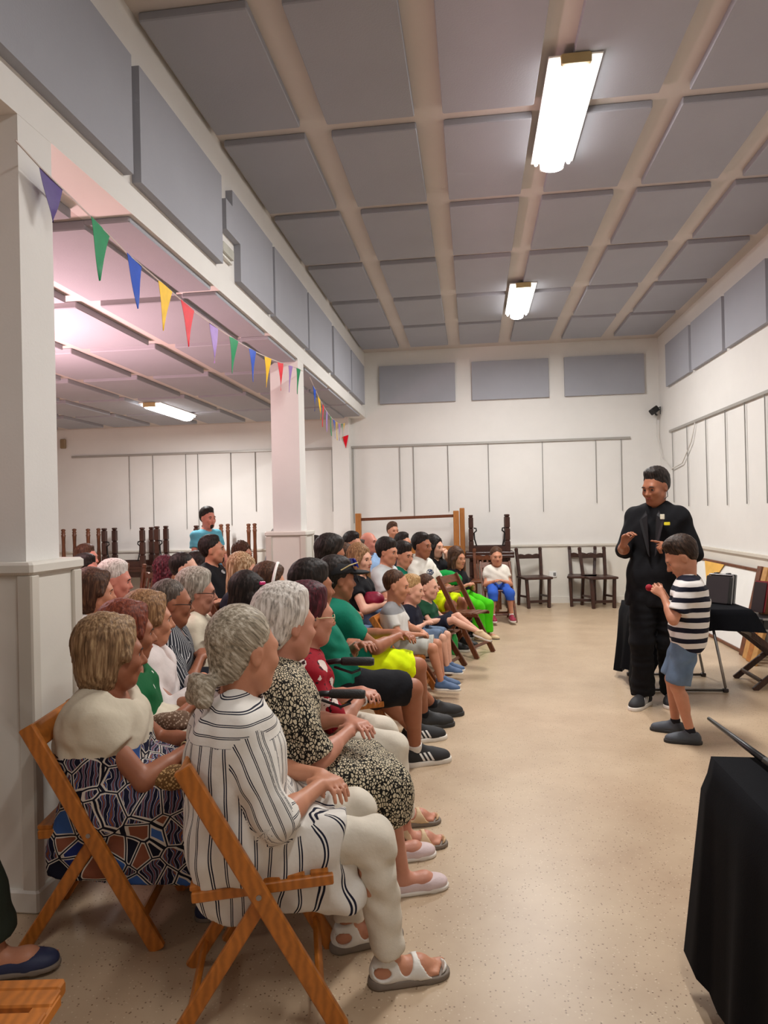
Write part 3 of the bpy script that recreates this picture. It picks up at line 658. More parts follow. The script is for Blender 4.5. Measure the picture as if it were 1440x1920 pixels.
def wrinkle(amp, seed, f=55.):
    rs = np.random.RandomState(seed); K = [(rs.randn(3)*f*.55, rs.rand()*6.28) for _ in range(5)]
    def fn(P):
        s = 0
        for k, ph in K: s = s+np.sin(P@k.astype(F4)+F4(ph)+F4(1.3)*np.sin(P[:, 2]*F4(23)+F4(ph*2)))
        return s*F4(amp/2.2)
    return fn
def unit(v): v = np.asarray(v, float); return v/max(1e-9, np.linalg.norm(v))
def ik(a, t, l1, l2, pole):
    a = np.asarray(a, float); t = np.asarray(t, float); d = t-a; L = np.linalg.norm(d); Lm = (l1+l2)*.999
    if L > Lm: t = a+d/L*Lm; d = t-a; L = Lm
    x = (l1*l1-l2*l2+L*L)/(2*L); hgt = math.sqrt(max(0, l1*l1-x*x)); n = d/L; p = np.asarray(pole, float); p = unit(p-n*(p@n))
    return a+n*x+p*hgt, t
def rotm(yaw, pitch, roll=0.):       # columns: forward, left, up ; pitch>0 looks down
    return np.array((Matrix.Rotation(yaw, 3, 'Z') @ Matrix.Rotation(pitch, 3, 'Y') @ Matrix.Rotation(roll, 3, 'X')))

# ---- fabrics, skin, hair
def cloth(name, c, rough=.85, bump=.25, var=.1):
    if name in MATS: return MATS[name]
    t = NT(name); v = t.coord('Object'); t.col(t.ramp(t.noise(v, 9, 4), [(.3, tuple(x*(1-var) for x in c[:3])+(1,)), (.7, tuple(min(1, x*(1+var)) for x in c[:3])+(1,))]))
    t.b.inputs['Roughness'].default_value = rough; t.b.inputs['Specular IOR Level'].default_value = .25
    f = t.math('ADD', t.math('MULTIPLY', t.noise(v, 26, 3), 1.), t.math('MULTIPLY', t.noise(v, 420, 1), .12)); t.bump(f, bump, .012); MATS[name] = t.m; return t.m
def pattern(name, fn, rough=.8):
    if name in MATS: return MATS[name]
    t = NT(name); v = t.coord('Object'); t.col(fn(t, v)); t.b.inputs['Roughness'].default_value = rough; t.b.inputs['Specular IOR Level'].default_value = .25
    t.bump(t.noise(v, 26, 3), .25, .012); MATS[name] = t.m; return t.m
def skinmat(name, c):
    t = NT(name); v = t.coord('Object'); f = t.noise(v, 14, 4, .6)
    t.col(t.ramp(f, [(.3, (c[0]*.9, c[1]*.82, c[2]*.8, 1)), (.7, c)])); t.b.inputs['Roughness'].default_value = .48; t.b.inputs['Specular IOR Level'].default_value = .4
    t.b.inputs['Subsurface Weight'].default_value = .0; t.bump(t.noise(v, 130, 3), .12, .003); return t.m
SK = {'tan': skinmat('skin_tan', lin(196, 138, 108)), 'fair': skinmat('skin_fair', lin(220, 170, 144)), 'dark': skinmat('skin_deep', lin(160, 104, 76)), 'ruddy': skinmat('skin_ruddy', lin(210, 140, 120)), 'old': skinmat('skin_old', lin(198, 140, 116))}
def hairmat(name, c, c2=None, scale=(75, 75, 5), rough=.55, rot=(0, 0, 0)):
    if name in MATS: return MATS[name]
    t = NT(name); v0 = t.n('ShaderNodeMapping'); tc = t.n('ShaderNodeTexCoord'); t.l(tc.outputs['Object'], v0.inputs[0]); v0.inputs['Rotation'].default_value = rot; mp = t.n('ShaderNodeMapping'); t.l(v0.outputs[0], mp.inputs[0]); mp.inputs['Scale'].default_value = scale; v = mp.outputs[0]; f = t.noise(v, 1.6, 3, .6); c2 = c2 or tuple(min(1, x*2.0) for x in c[:3])+(1,)
    t.col(t.ramp(f, [(.32, tuple(x*.4 for x in c[:3])+(1,)), (.5, c), (.72, c2)])); t.b.inputs['Roughness'].default_value = rough; t.b.inputs['Specular IOR Level'].default_value = .22; t.bump(f, .35, .004); MATS[name] = t.m; return t.m
HR = {'dkbrown': hairmat('hair_dark_brown', lin(48, 34, 26), lin(84, 62, 46)), 'black': hairmat('hair_black', lin(30, 23, 20), lin(66, 54, 48)), 'brown': hairmat('hair_brown', lin(70, 46, 32), lin(112, 80, 56)), 'ltbrown': hairmat('hair_light_brown', lin(132, 96, 64), lin(186, 150, 108)),
      'blonde': hairmat('hair_blonde', lin(168, 130, 84), lin(224, 198, 150)), 'white': hairmat('hair_white', lin(206, 198, 188), lin(244, 240, 234)), 'grey': hairmat('hair_grey', lin(158, 148, 134), lin(212, 206, 194)),
      'bunGrey': hairmat('hair_grey_swept', lin(158, 146, 126), lin(216, 208, 192), (3, 75, 75), .55, (0, R(-38), 0)), 'auburn': hairmat('hair_auburn', lin(108, 50, 32), lin(150, 80, 54)), 'wine': hairmat('hair_wine', lin(64, 20, 30), lin(120, 46, 58)),
      'dkgrey': hairmat('hair_dark_grey', lin(84, 74, 66), lin(140, 130, 120)), 'streak': hairmat('hair_streaked', lin(152, 116, 80), lin(236, 216, 180)), 'dkblond': hairmat('hair_dark_blonde', lin(138, 108, 78), lin(196, 168, 128))}
M_lip = plain('lips', lin(160, 78, 70), .45); M_brow = plain('brow', lin(46, 32, 26), .8)
t = NT('eye'); px_ = t.sep(t.coord('Object'))[0]; t.col(t.ramp(t.math('MULTIPLY', px_, 80.), [(.0, (.5, .45, .42, 1)), (.70, (.5, .45, .42, 1)), (.73, (.03, .02, .015, 1))])); t.b.inputs['Roughness'].default_value = .15; M_eye = t.m
# shared face pieces (head space)
_b = MB(); _b.tube([(.0125*math.cos(a), 0, 0) for a in (3.14159, 2.6, 2.2, 1.8, 1.57, 1.3, .9, .5, 0)], [.001]+[.0125*math.sin(a) for a in (2.6, 2.2, 1.8, 1.57, 1.3, .9, .5)]+[.001], 12); EYE = _b.mesh('eye', M_eye, True)
BROW = MB().tube([(.0, -.021, -.002), (.004, -.008, .004), (.003, .008, .004), (-.006, .022, -.003)], [.0025, .0045, .0045, .002], 7).mesh('eyebrow', M_brow, True)
LIPU = MB().tube([(-.010, -.025, 0), (.0, -.012, .003), (.002, 0, .002), (.0, .012, .003), (-.010, .025, 0)], [.002, .0055, .006, .0055, .002], 8).mesh('lips', M_lip, True)
GLS = MB()
for s_ in (-1, 1):
    GLS.tube([(.098-.006*abs(math.cos(a)), s_*.034+.026*math.cos(a), -.003+.019*math.sin(a)) for a in [k*math.pi/9 for k in range(19)]], .0022, 6, False); GLS.tube([(.092, s_*.061, .004), (.04, s_*.079, .006), (-.012, s_*.083, .002)], .0022, 6)
GLS.tube([(.1, -.008, .003), (.103, 0, .006), (.1, .008, .003)], .0022, 6)

def head_prims(X, hs):
    """X: local head point -> body space"""
    M = X['M']; o = X['o']
    def p(*a): return o+M@(np.array(a)*hs)
    r = lambda *a: np.array(a)*hs
    E = lambda c, rr, k, op='u': (el(p(*c), r(*rr), M), k*hs, op)
    C = lambda a, b, ra, rb, k, op='u': (rc(p(*a), p(*b), ra*hs, rb*hs), k*hs, op)
    P = [E((-.014, 0, .032), (.097, .077, .088), .03), E((.028, 0, -.038), (.063, .058, .078), .045), C((.05, -.02, -.092), (.05, .02, -.092), .024, .024, .035), E((.062, 0, -.1), (.02, .022, .018), .03),
         C((.02, -.05, -.062), (.045, -.028, -.09), .022, .02, .03), C((.02, .05, -.062), (.045, .028, -.09), .022, .02, .03),
         C((.078, -.03, .02), (.078, .03, .02), .015, .015, .03), C((.066, -.042, -.028), (.066, -.042, -.028), .022, .022, .03), C((.066, .042, -.028), (.066, .042, -.028), .022, .022, .03),
         E((.102, -.031, .001), (.019, .019, .013), .014, 's'), E((.102, .031, .001), (.019, .019, .013), .014, 's'),
         C((.088, 0, .01), (.112, 0, -.030), .0075, .0125, .012), C((.098, -.013, -.035), (.098, .013, -.035), .0085, .0085, .008),
         C((.082, -.016, -.062), (.082, .016, -.062), .0135, .0135, .018)]
    for s in (-1, 1):
        P += [E((-.01, s*.079, -.006), (.02, .009, .031), .012), E((-.004, s*.088, -.004), (.010, .006, .017), .006, 's')]
    return P
def hand_prims(wr, d, n, side, s, curl, vox, spread=.25, point=False):
    """wrist, finger direction, palm normal; side=+1 left hand"""
    d = unit(d); n = np.asarray(n, float); n = unit(n-d*(n@d)); l = np.cross(n, d)*side     # l: towards the thumb
    fr = max(.0088*s, .62*vox); P = []
    K = []
    for i, (o_, L) in enumerate(((.030, .070), (.010, .078), (-.010, .073), (-.029, .06))):
        k0 = wr+d*(.082 if i < 3 else .076)*s+l*o_*s
        P.append((rc(wr+l*o_*.55*s+d*.01*s, k0, .0135*s, .0115*s), .014*s, 'u')); c = curl
        if point and i == 0: c = .05
        if point and i > 0: c = 1.3
        a1 = c*.8; a2 = c*1.75
        dir1 = unit(d*math.cos(a1)+n*math.sin(a1)+l*(1.5-i)*.06*spread*4); dir2 = unit(d*math.cos(a2)+n*math.sin(a2)+l*(1.5-i)*.04)
        m_ = k0+dir1*L*.55*s; P.append((rc(k0, m_, fr*1.05, fr), .006*s, 'u')); P.append((rc(m_, m_+dir2*L*.5*s, fr, fr*.82), .004*s, 'u'))
    t0 = wr+d*.022*s+l*.024*s; dt = unit(d*.75+l*.65+n*.25); t1 = t0+dt*.042*s; dt2 = unit(d*.95+l*.15+n*(.3+.3*curl)); 
    P.append((rc(wr+d*.012*s, t1, .0165*s, .012*s), .014*s, 'u')); P.append((rc(t1, t1+dt2*.03*s, max(.0105*s, fr), fr), .006*s, 'u'))
    P.append((rc(t1+dt2*.03*s, t1+dt2*.052*s, fr, fr*.85), .004*s, 'u'))
    return P
def hair_prims(style, vox):
    """locks sit on the skull and sink into it at the hairline"""
    n = unit
    U = lambda c, r, k=.02, cut=None: (el(c, r, None, cut), k, 'u')
    if style == 'buzz': return [U((-.032, 0, .048), (.099, .0815, .093)), U((-.058, 0, -.0), (.048, .066, .055))]
    if style == 'short': return [U((-.035, 0, .052), (.106, .0845, .1025)), U((-.06, 0, -.002), (.051, .069, .06)), U((.012, 0, .122), (.045, .052, .022), .04)]
    if style == 'thick': return [U((-.034, 0, .056), (.112, .089, .109)), U((-.062, 0, -.004), (.055, .073, .066)), U((.03, 0, .115), (.042, .056, .026), .045)]
    if style == 'puffy': return [U((-.042, 0, .05), (.114, .0965, .114)), U((-.068, 0, -.022), (.062, .079, .078)), U((.012, 0, .122), (.05, .062, .03), .045)]
    if style == 'balding': return [U((-.03, 0, .01), (.092, .084, .062), 0, [((0, 0, .052), n((.25, 0, 1))), ((.012, 0, .0), n((1, 0, -.35)))]), U((-.06, 0, -.012), (.05, .068, .055))]
    face = (el((.14, 0, -.04), (.095, .066, .135)), .02, 's')
    if style == 'bob': return [U((-.039, 0, .05), (.113, .0945, .110)), U((-.045, 0, -.03), (.09, .098, .125), .03, [((.022, 0, 0), n((1, 0, -.18))), ((0, 0, -.125), n((.12, 0, -1)))]), U((.03, .02, .116), (.042, .055, .026), .02), (rc((.055, .035, .09), (.035, .082, .0), .016, .018), .02, 'u'), (rc((.055, -.02, .094), (.035, -.082, .0), .016, .018), .02, 'u'), face]
    if style in ('long', 'curly'):
        return [U((-.039, 0, .05), (.112, .093, .109)), U((-.045, 0, -.03), (.088, .093, .13), .03, [((.018, 0, 0), n((1, 0, -.15)))]), (rc((-.06, 0, -.1), (-.095, 0, -.28), .07, .055), .05, 'u'),
                (rc((.01, .076, -.02), (.035, .098, -.27), .03, .024), .03, 'u'), (rc((.01, -.076, -.02), (.035, -.098, -.27), .03, .024), .03, 'u'), (rc((.055, .015, .098), (.03, .078, .0), .016, .022), .02, 'u'), (rc((.055, -.015, .098), (.03, -.078, .0), .016, .022), .02, 'u'), face]
    if style == 'bun': return [U((-.034, 0, .05), (.105, .0865, .101)), U((-.062, 0, -.025), (.056, .066, .07), .03), (rc((-.09, 0, -.07), (-.12, 0, -.088), .026, .022), .02, 'u'), U((-.148, 0, -.1), (.038, .05, .043), .008), U((-.152, .028, -.128), (.028, .028, .026), .01), U((-.15, -.022, -.132), (.028, .032, .026), .01), U((-.165, .0, -.072), (.02, .036, .018), .006)]
    raise ValueError(style)
_hc = {}
def hair_mesh(style, mat, vox):
    key = (style, mat.name, round(vox, 4))
    if key not in _hc:
        def disp(P):
            if style == 'curly': return F4(.008)*np.sin(P[:, 0]*150)*np.sin(P[:, 1]*140+1)*np.sin(P[:, 2]*130)
            if style in ('short', 'thick', 'puffy'): return F4(.0026)*np.sin(P[:, 0]*170+np.sin(P[:, 2]*60)*2)*np.sin(P[:, 1]*190+np.sin(P[:, 0]*50)*2)
            if style == 'bun': return F4(.0018)*np.sin(np.arctan2(P[:, 1], P[:, 2]-.03)*46+np.sin(P[:, 0]*40))
            a = np.arctan2(P[:, 1], P[:, 0]+.03); return F4(.0022)*np.sin(a*42+np.sin(P[:, 2]*26)*1.6)+F4(.0014)*np.sin(a*23+P[:, 2]*11)
        v, q = sdf_mesh(hair_prims(style, vox), vox, disp, .008)
        _hc[key] = np_mesh('hair', v, q, mat)
    return _hc[key]
# ---- shoes (foot frame: x forward from ankle, z up from the floor)
_sh = {}
def shoe_raw(kind):
    if kind not in _sh:
        fl = [((0, 0, 0), (0, 0, -1))]
        if kind == 'sneaker':
            up = [(rc((-.035, 0, .045), (.10, .0, .04), .043, .046), .0, 'u'), (el((.15, 0, .033), (.062, .047, .04)), .04, 'u'), (rc((-.02, 0, .06), (-.01, 0, .105), .044, .042, [((0, 0, .1), (-.15, 0, 1))]), .03, 'u'), (rc((.03, 0, .09), (.09, 0, .065), .026, .02), .03, 'u'), (half((0, 0, .02), (0, 0, -1)), 0, 'i')]
            so = [(el((-.02, 0, .015), (.068, .045, .08), None, fl+[((0, 0, .03), (0, 0, 1))]), 0, 'u'), (rc((-.03, 0, .01), (.12, 0, .01), .046, .052, fl+[((0, 0, .028), (-.02, 0, 1))]), .01, 'u'), (el((.155, 0, .01), (.066, .05, .06), None, fl+[((0, 0, .027), (0, 0, 1))]), .01, 'u')]
        elif kind == 'flat':
            up = [(rc((-.035, 0, .03), (.10, 0, .025), .04, .043, [((0, 0, .055), (.1, 0, 1))]), 0, 'u'), (el((.14, 0, .025), (.065, .046, .034)), .03, 'u'), (el((.03, 0, .075), (.075, .034, .05)), .01, 's'), (half((0, 0, .012), (0, 0, -1)), 0, 'i')]
            so = [(rc((-.035, 0, .01), (.12, 0, .01), .042, .049, fl+[((0, 0, .018), (0, 0, 1))]), 0, 'u'), (el((.15, 0, .008), (.06, .048, .05), None, fl+[((0, 0, .018), (0, 0, 1))]), .01, 'u')]
        else:      # sandal
            foot = lambda e: [(rc((-.03, 0, .045), (.10, 0, .036), .034+e, .04+e), 0, 'u'), (el((.135, 0, .03), (.06+e, .042+e, .022+e)), .03, 'u'), (rc((-.012, 0, .05), (-.01, 0, .12), .034+e, .03+e), .03, 'u')]
            up = foot(.006)+[(el((.145, 0, .06), (.05, .06, .06)), 0, 's'), (el((.05, 0, .085), (.028, .08, .055)), .004, 's'), (el((-.03, 0, .055), (.03, .09, .022)), .004, 's'), (half((0, 0, .105), (-.3, 0, 1)), 0, 'i'), (half((0, 0, .02), (0, 0, -1)), 0, 'i')]
            so = [(rc((-.035, 0, .01), (.12, 0, .01), .042, .049, fl+[((0, 0, .028), (.06, 0, 1))]), 0, 'u'), (el((.15, 0, .008), (.062, .049, .06), None, fl+[((0, 0, .02), (0, 0, 1))]), .01, 'u')]
        _sh[kind] = (sdf_mesh(up, .005), sdf_mesh(so, .005))
    return _sh[kind]
LACE = MB()
for i_ in range(4): LACE.tube([(.045+.021*i_, -.024, .094-.0125*i_), (.052+.021*i_, 0, .106-.0125*i_), (.045+.021*i_, .024, .094-.0125*i_)], .0035, 6)
LACEM = {}
M_sole = plain('sole_white', lin(214, 208, 198), .6); M_soleg = plain('sole_grey', lin(120, 108, 96), .7); M_soleb = plain('sole_black', (.02, .02, .02, 1), .6)
def foot_prims(F, M, s):
    p = lambda *a: F+M@(np.array(a)*s)
    Mx = M
    P = [(rc(p(-.03, 0, .045), p(.10, 0, .036), .033*s, .038*s), .03*s, 'u'), (rc(p(.1, .0, .034), p(.15, .012, .026), .03*s, .018*s), .03*s, 'u')]
    for i, yy in enumerate((.026, .012, -.001, -.014, -.027)): P.append((rc(p(.13, yy*1.1, .026), p(.187-.008*i, yy*1.15, .024), .012*s, (.012 if i == 0 else .0085)*s), .006*s, 'u'))
    return P
def bracelet(rec, q, t_, mat, wd=.008, r=.031, name='bracelet'):
    S, E_, W_, _ = rec['arm'][q]; ax = unit(W_-E_); c = E_+(W_-E_)*t_; e1 = unit(np.cross(ax, [0, 0, 1.])); e2 = np.cross(ax, e1)
    MB().tube([c+(e1*math.cos(a)+e2*math.sin(a))*r for a in [k*math.pi/10 for k in range(21)]], wd/2, 6, False).build(name, mat, rec['root'], True)
PEOPLE = []
def person(lab, px, py, Y, face, top, bottom, hair, skin='tan', shoes=('sneaker', 'black', 'white'), seat=.43, s=1., w=1., fat=0., hy=0., hp=6., hr=0., lean=.05, sex='m', hands='lap', feet=None, vox=.012, stand=False,
           chair=None, hs=1., k_leg=None, glasses=None, attr_fn=None, extra_top=None, neck=None, curl=.55, toe=0., chairlab=None, crot=0., loose=.0, beard=None, hand_dir=None, browless=False, footz=0., socks=None, knees=.0, waistfat=None, hairM=None, chairoff=0., chairat=None, chw=.195, extra_bot=None):
    Hw = at(px, py, Y); fw = np.array([math.cos(R(face)), math.sin(R(face))]); pxy = Hw[:2]-fw*lean; Hz = Hw[2]
    root = empty('person', (pxy[0], pxy[1], 0), R(face)); tag(root, lab, 'person', None if stand else 'seated audience')
    def loc(Wp):
        Wp = np.asarray(Wp, float); Wp = np.append(Wp, 0.) if len(Wp) == 2 else Wp; d_ = Wp-np.array([pxy[0], pxy[1], 0]); c_, s_ = fw; return np.array([d_[0]*c_+d_[1]*s_, -d_[0]*s_+d_[1]*c_, d_[2]])
    hip_h = (Hz+.115*hs)*.515
    zp = hip_h if stand else seat+.09*s
    ho = V3(lean, 0, Hz); Mh = rotm(R(hy), R(hp), R(hr)); NB = V3(lean-.03*hs, 0, Hz-.155*hs); pel = V3(0, 0, zp)
    sk = SK[skin]; female = sex == 'f'; g = s
    sw = (.150 if female else .168)*w*s; mid = lambda t_: pel+(NB-pel)*t_+V3(-.02*math.sin(math.pi*t_), 0, 0)
    def torso(e=0.):
        hw_, hr_ = (.085, .112) if not stand else (.078, .098)
        P = [(rc(pel+V3(0, -hw_*w*g, 0), pel+V3(0, hw_*w*g, 0), (hr_+fat*.5)*g+e), .06, 'u'),
             (rc(mid(.3)+V3(.01, -.06*w*g, 0), mid(.3)+V3(.01, .06*w*g, 0), (.10+fat)*g+e), .1*g, 'u'), (rc(mid(.5)+V3(.005, -.07*w*g, 0), mid(.5)+V3(.005, .07*w*g, 0), (.103+fat*.8)*g+e), .08*g, 'u'),
             (rc(mid(.72)+V3(.0, -.075*w*g, 0), mid(.72)+V3(0, .075*w*g, 0), (.106+fat*.5)*g+e), .08*g, 'u'), (rc(NB+V3(-.01, -sw*.8, -.055*g), NB+V3(-.01, sw*.8, -.055*g), .052*g+e), .07*g, 'u'),
             (rc(NB+V3(-.005, -.04*g, -.02*g), NB+V3(-.005, .04*g, -.02*g), .05*g+e), .05*g, 'u')]
        if female and s > .83:
            for q in (-1, 1): P.append((rc(mid(.66)+V3(.065*g, q*.06*g, 0), mid(.66)+V3(.07*g, q*.06*g, 0), .058*g+e+fat*.4), .05*g, 'u'))
        return P
    SHp = {q: NB+V3(-.008, q*sw, -.06*g) for q in (-1, 1)}
    up_l, fo_l, th_l, sh_l = .285*s, .245*s, .415*s, .40*s
    if stand: th_l = (zp-.075*s)*.505; sh_l = (zp-.075*s)*.505
    # arms
    arm = {}
    for q, nm in ((1, 'L'), (-1, 'R')):
        pole = (-.35, q*.8, -.6); hd = None
        if isinstance(hands, dict):
            h_ = hands[nm]
            if len(h_) > 1 and isinstance(h_[0], (tuple, list, np.ndarray)):
                tg = h_[0]; pole = h_[1]; hd = h_[2] if len(h_) > 2 else None
            else: tg = h_
            tg = np.asarray(tg, float)
            if tg[2] > 90: tg = loc(tg-np.array([0, 0, 100]))
        elif hands == 'lap': tg = V3(.20*s, q*.075*s, zp+.155*s)
        elif hands == 'thigh': tg = V3(.27*s, q*.10*s, zp+.125*s)
        elif hands == 'cross': tg = V3(.17*s+lean*.5, -q*.06*s, zp+(Hz-zp)*.36+q*.015)
        elif hands == 'side': tg = V3(.06, q*(sw+.09), zp-.06)
        elb, wr = ik(SHp[q], tg, up_l, fo_l, pole); arm[q] = (SHp[q], elb, wr, hd)
    # legs
    leg = {}
    for i, (q, nm) in enumerate(((1, 'L'), (-1, 'R'))):
        hp_ = pel+V3(.01, q*.088*w*s, -.01)
        if feet is not None:
            a_ = np.asarray(feet[nm], float); a_ = loc(a_[:2]) if len(a_) == 2 else (loc(a_-np.array([0, 0, 100])) if a_[2] > 90 else a_.copy())
            if a_[2] < .07*s: a_[2] = .075*s
        elif stand: a_ = V3(.0, q*.095, .075*s)
        else: a_ = V3(.40*s, q*(.105*s+knees), .075*s+footz)
        kn, an = ik(hp_, a_, th_l, sh_l, (1, q*.12, .55) if not stand else (1, 0, 0)); leg[q] = (hp_, kn, an)
    # -- body, one surface
    B = torso(0.)
    B.append((rc(NB+V3(-.005, 0, -.05), ho+Mh@V3(-.022, 0, -.045)*hs, .058*hs*(.92 if female else 1.), .053*hs), .03, 'u'))
    B += head_prims({'M': Mh, 'o': ho}, hs)
    fr = s
    for q in (1, -1):
        S, E_, W, hd = arm[q]; B += [(rc(S, E_, .047*fr, .037*fr), .03*fr, 'u'), (rc(E_, W, .039*fr, .0245*fr), .015*fr, 'u'), (rc(E_+(W-E_)*.15, E_+(W-E_)*.4, .041*fr, .037*fr), .02, 'u')]
        if hd is None: dd = unit(unit(W-E_)+V3(.1, -q*.75, -.15)) if not stand else unit(W-E_); nn = (0, -q*.2, -1)
        else: dd, nn = hd[0], hd[1]
        ex = hd[2] if hd is not None and len(hd) > 2 else {}
        B += hand_prims(W, dd, nn, q, s*.98, ex.get('curl', curl), vox, point=ex.get('point', False))
        h0, k0, a0 = leg[q]; ax = unit(a0-k0); bk = unit(V3(-1, 0, 0)-ax*(V3(-1, 0, 0)@ax))
        B += [(rc(h0, k0, .083*fr*(1+fat), .056*fr), .04*fr, 'u'), (rc(k0, a0, .052*fr, .034*fr), .02*fr, 'u'), (rc(k0+(a0-k0)*.22+bk*.018*fr, k0+(a0-k0)*.45+bk*.012*fr, .047*fr, .04*fr), .03*fr, 'u')]
        foot_yaw = R(toe)*q
        Mf = rotm(foot_yaw, 0.)
        if footz > 0 and not stand: Mf = rotm(foot_yaw, R(18))
        F_ = V3(a0[0], a0[1], a0[2]-.075*s); leg[q] = (h0, k0, a0, F_, Mf)
        if shoes and shoes[0] in ('sandal', 'flat'): B += foot_prims(F_, Mf, s)
    v, Q = sdf_mesh(B, vox); np_obj('body', v, Q, sk, root)
    # -- clothes
    tm, sl = top[0], top[1]; e = .013+loose
    T = torso(e)
    def tube_cut(a, b, ra, rb, t_): c_ = a+(b-a)*t_; return rc(a, a+(b-a)*min(1, t_+.12), ra, rb, [(c_, unit(b-a))])
    for q in (1, -1):
        S, E_, W, hd = arm[q]
        if sl <= 0: continue
        le = loose*.6+(.006 if sl < 1 else 0)
        if sl <= 1: T.append((tube_cut(S, E_, .060*fr+le, .054*fr+le, sl), .035*fr, 'u'))
        else: T += [(rc(S, E_, .058*fr+le, .047*fr+le), .035*fr, 'u'), (tube_cut(E_, W, .049*fr+le, .036*fr+le, sl-1), .02*fr, 'u')]
    if extra_top: T += extra_top(dict(pel=pel, NB=NB, leg=leg, arm=arm, s=s, zp=zp, mid=mid, sw=sw))
    nk = neck or 'crew'
    if sl <= 0: 
        for q in (1, -1): T.append((rc(SHp[q]+V3(0, q*.035, .06), SHp[q]+V3(0, q*.035, -.08), .05*g), .02, 's'))
    if nk == 'crew': T.append((rc(NB+V3(.012, 0, .035), NB+V3(.03, 0, .12), .066*hs, .07*hs), .012, 's'))
    elif nk == 'wide': T.append((rc(NB+V3(.03, -.02, .035), NB+V3(.04, .02, .06), .078*hs, .078*hs), .012, 's'))
    elif nk == 'vee': T += [(rc(NB+V3(.012, 0, .035), NB+V3(.03, 0, .12), .066*hs, .07*hs), .012, 's'), (rc(NB+V3(.09, 0, .03), mid(.72)+V3(.15, 0, 0), .05, .012), .012, 's')]
    elif nk == 'collar':
        T.append((rc(NB+V3(.012, 0, .055), NB+V3(.03, 0, .14), .060*hs, .07*hs), .006, 's')); T.append((rc(NB+V3(.085, 0, .05), NB+V3(.11, 0, -.07), .035, .01), .01, 's'))
    if not (extra_top and bottom[0] == 'dress'):
        T.append((half((0, 0, zp-(.02 if not stand else (.10 if stand != 'jacket' else .16))), (0, 0, -1)), 0, 'i')) if not (extra_top) else None
    sd = hash(lab) % 1000 if False else len(PEOPLE)+3
    v, Q = sdf_mesh(T, vox, wrinkle(.0046, sd), .006)
    np_obj({'m': 'shirt', 'f': 'blouse'}[sex] if bottom[0] != 'dress' else 'dress_top', v, Q, tm, root, attr_fn(v, Q, dict(pel=pel, NB=NB, arm=arm, leg=leg, mid=mid, sw=sw)) if attr_fn else None)
    bk_, bm = bottom[0], bottom[1]
    if bk_:
        hw_, hr_ = (.088, .116) if not stand else (.078, .100)
        Bt = [(rc(pel+V3(0, -hw_*w*g, 0), pel+V3(0, hw_*w*g, 0), (hr_+fat*.5)*g+.005), .0, 'u')]
        if not stand: Bt.append((rc(mid(.2)+V3(0, -.06*w*g, 0), mid(.2)+V3(0, .06*w*g, 0), .10*g+fat*g*.6), .06, 'u'))
        for q in (1, -1):
            h0, k0, a0 = leg[q][:3]; ro = .012
            if bk_ == 'shorts':
                fr_ = bottom[2] if len(bottom) > 2 else .88
                if fr_ <= 1: Bt.append((tube_cut(h0, k0, .092*fr+ro, .072*fr+ro+.008, fr_), .035, 'u'))
                else: Bt += [(rc(h0, k0, .09*fr+ro, .066*fr+ro), .035, 'u'), (tube_cut(k0, a0, .064*fr+ro, .062*fr+ro, fr_-1), .03, 'u')]
            elif bk_ in ('trousers', 'wide'):
                wd = .012 if bk_ == 'wide' else 0
                Bt += [(rc(h0, k0, .088*fr+ro, .064*fr+ro*.6+wd), .035, 'u'), (tube_cut(k0, a0, .062*fr+ro*.6+wd, .05*fr+ro*.4+wd*2.2, bottom[2] if len(bottom) > 2 else .95), .03, 'u')]
            elif bk_ in ('skirt', 'dress'):
                fr_ = bottom[2] if len(bottom) > 2 else .35
                Bt += [(rc(h0, k0, .10*fr+ro+fat*.3, .075*fr+ro), .12, 'u'), (tube_cut(k0, a0, .078*fr+ro, .085*fr+ro, fr_), .10, 'u')]
        if bk_ in ('skirt', 'dress'):
            kk = (leg[1][1]+leg[-1][1])/2; aa = (leg[1][2]+leg[-1][2])/2; fr_ = bottom[2] if len(bottom) > 2 else .35
            Bt += [(rc(pel, kk, .10*fr, .062*fr), .10, 'u'), (tube_cut(kk, aa, .06, .07, fr_), .1, 'u')]
        if extra_bot: Bt += extra_bot(dict(pel=pel, NB=NB, leg=leg, s=s, zp=zp))
        v, Q = sdf_mesh(Bt, vox, wrinkle(.0046, sd+50), .006)
        np_obj({'shorts': 'shorts', 'trousers': 'trousers', 'wide': 'trousers', 'skirt': 'skirt', 'dress': 'dress_skirt'}[bk_], v, Q, bm, root)
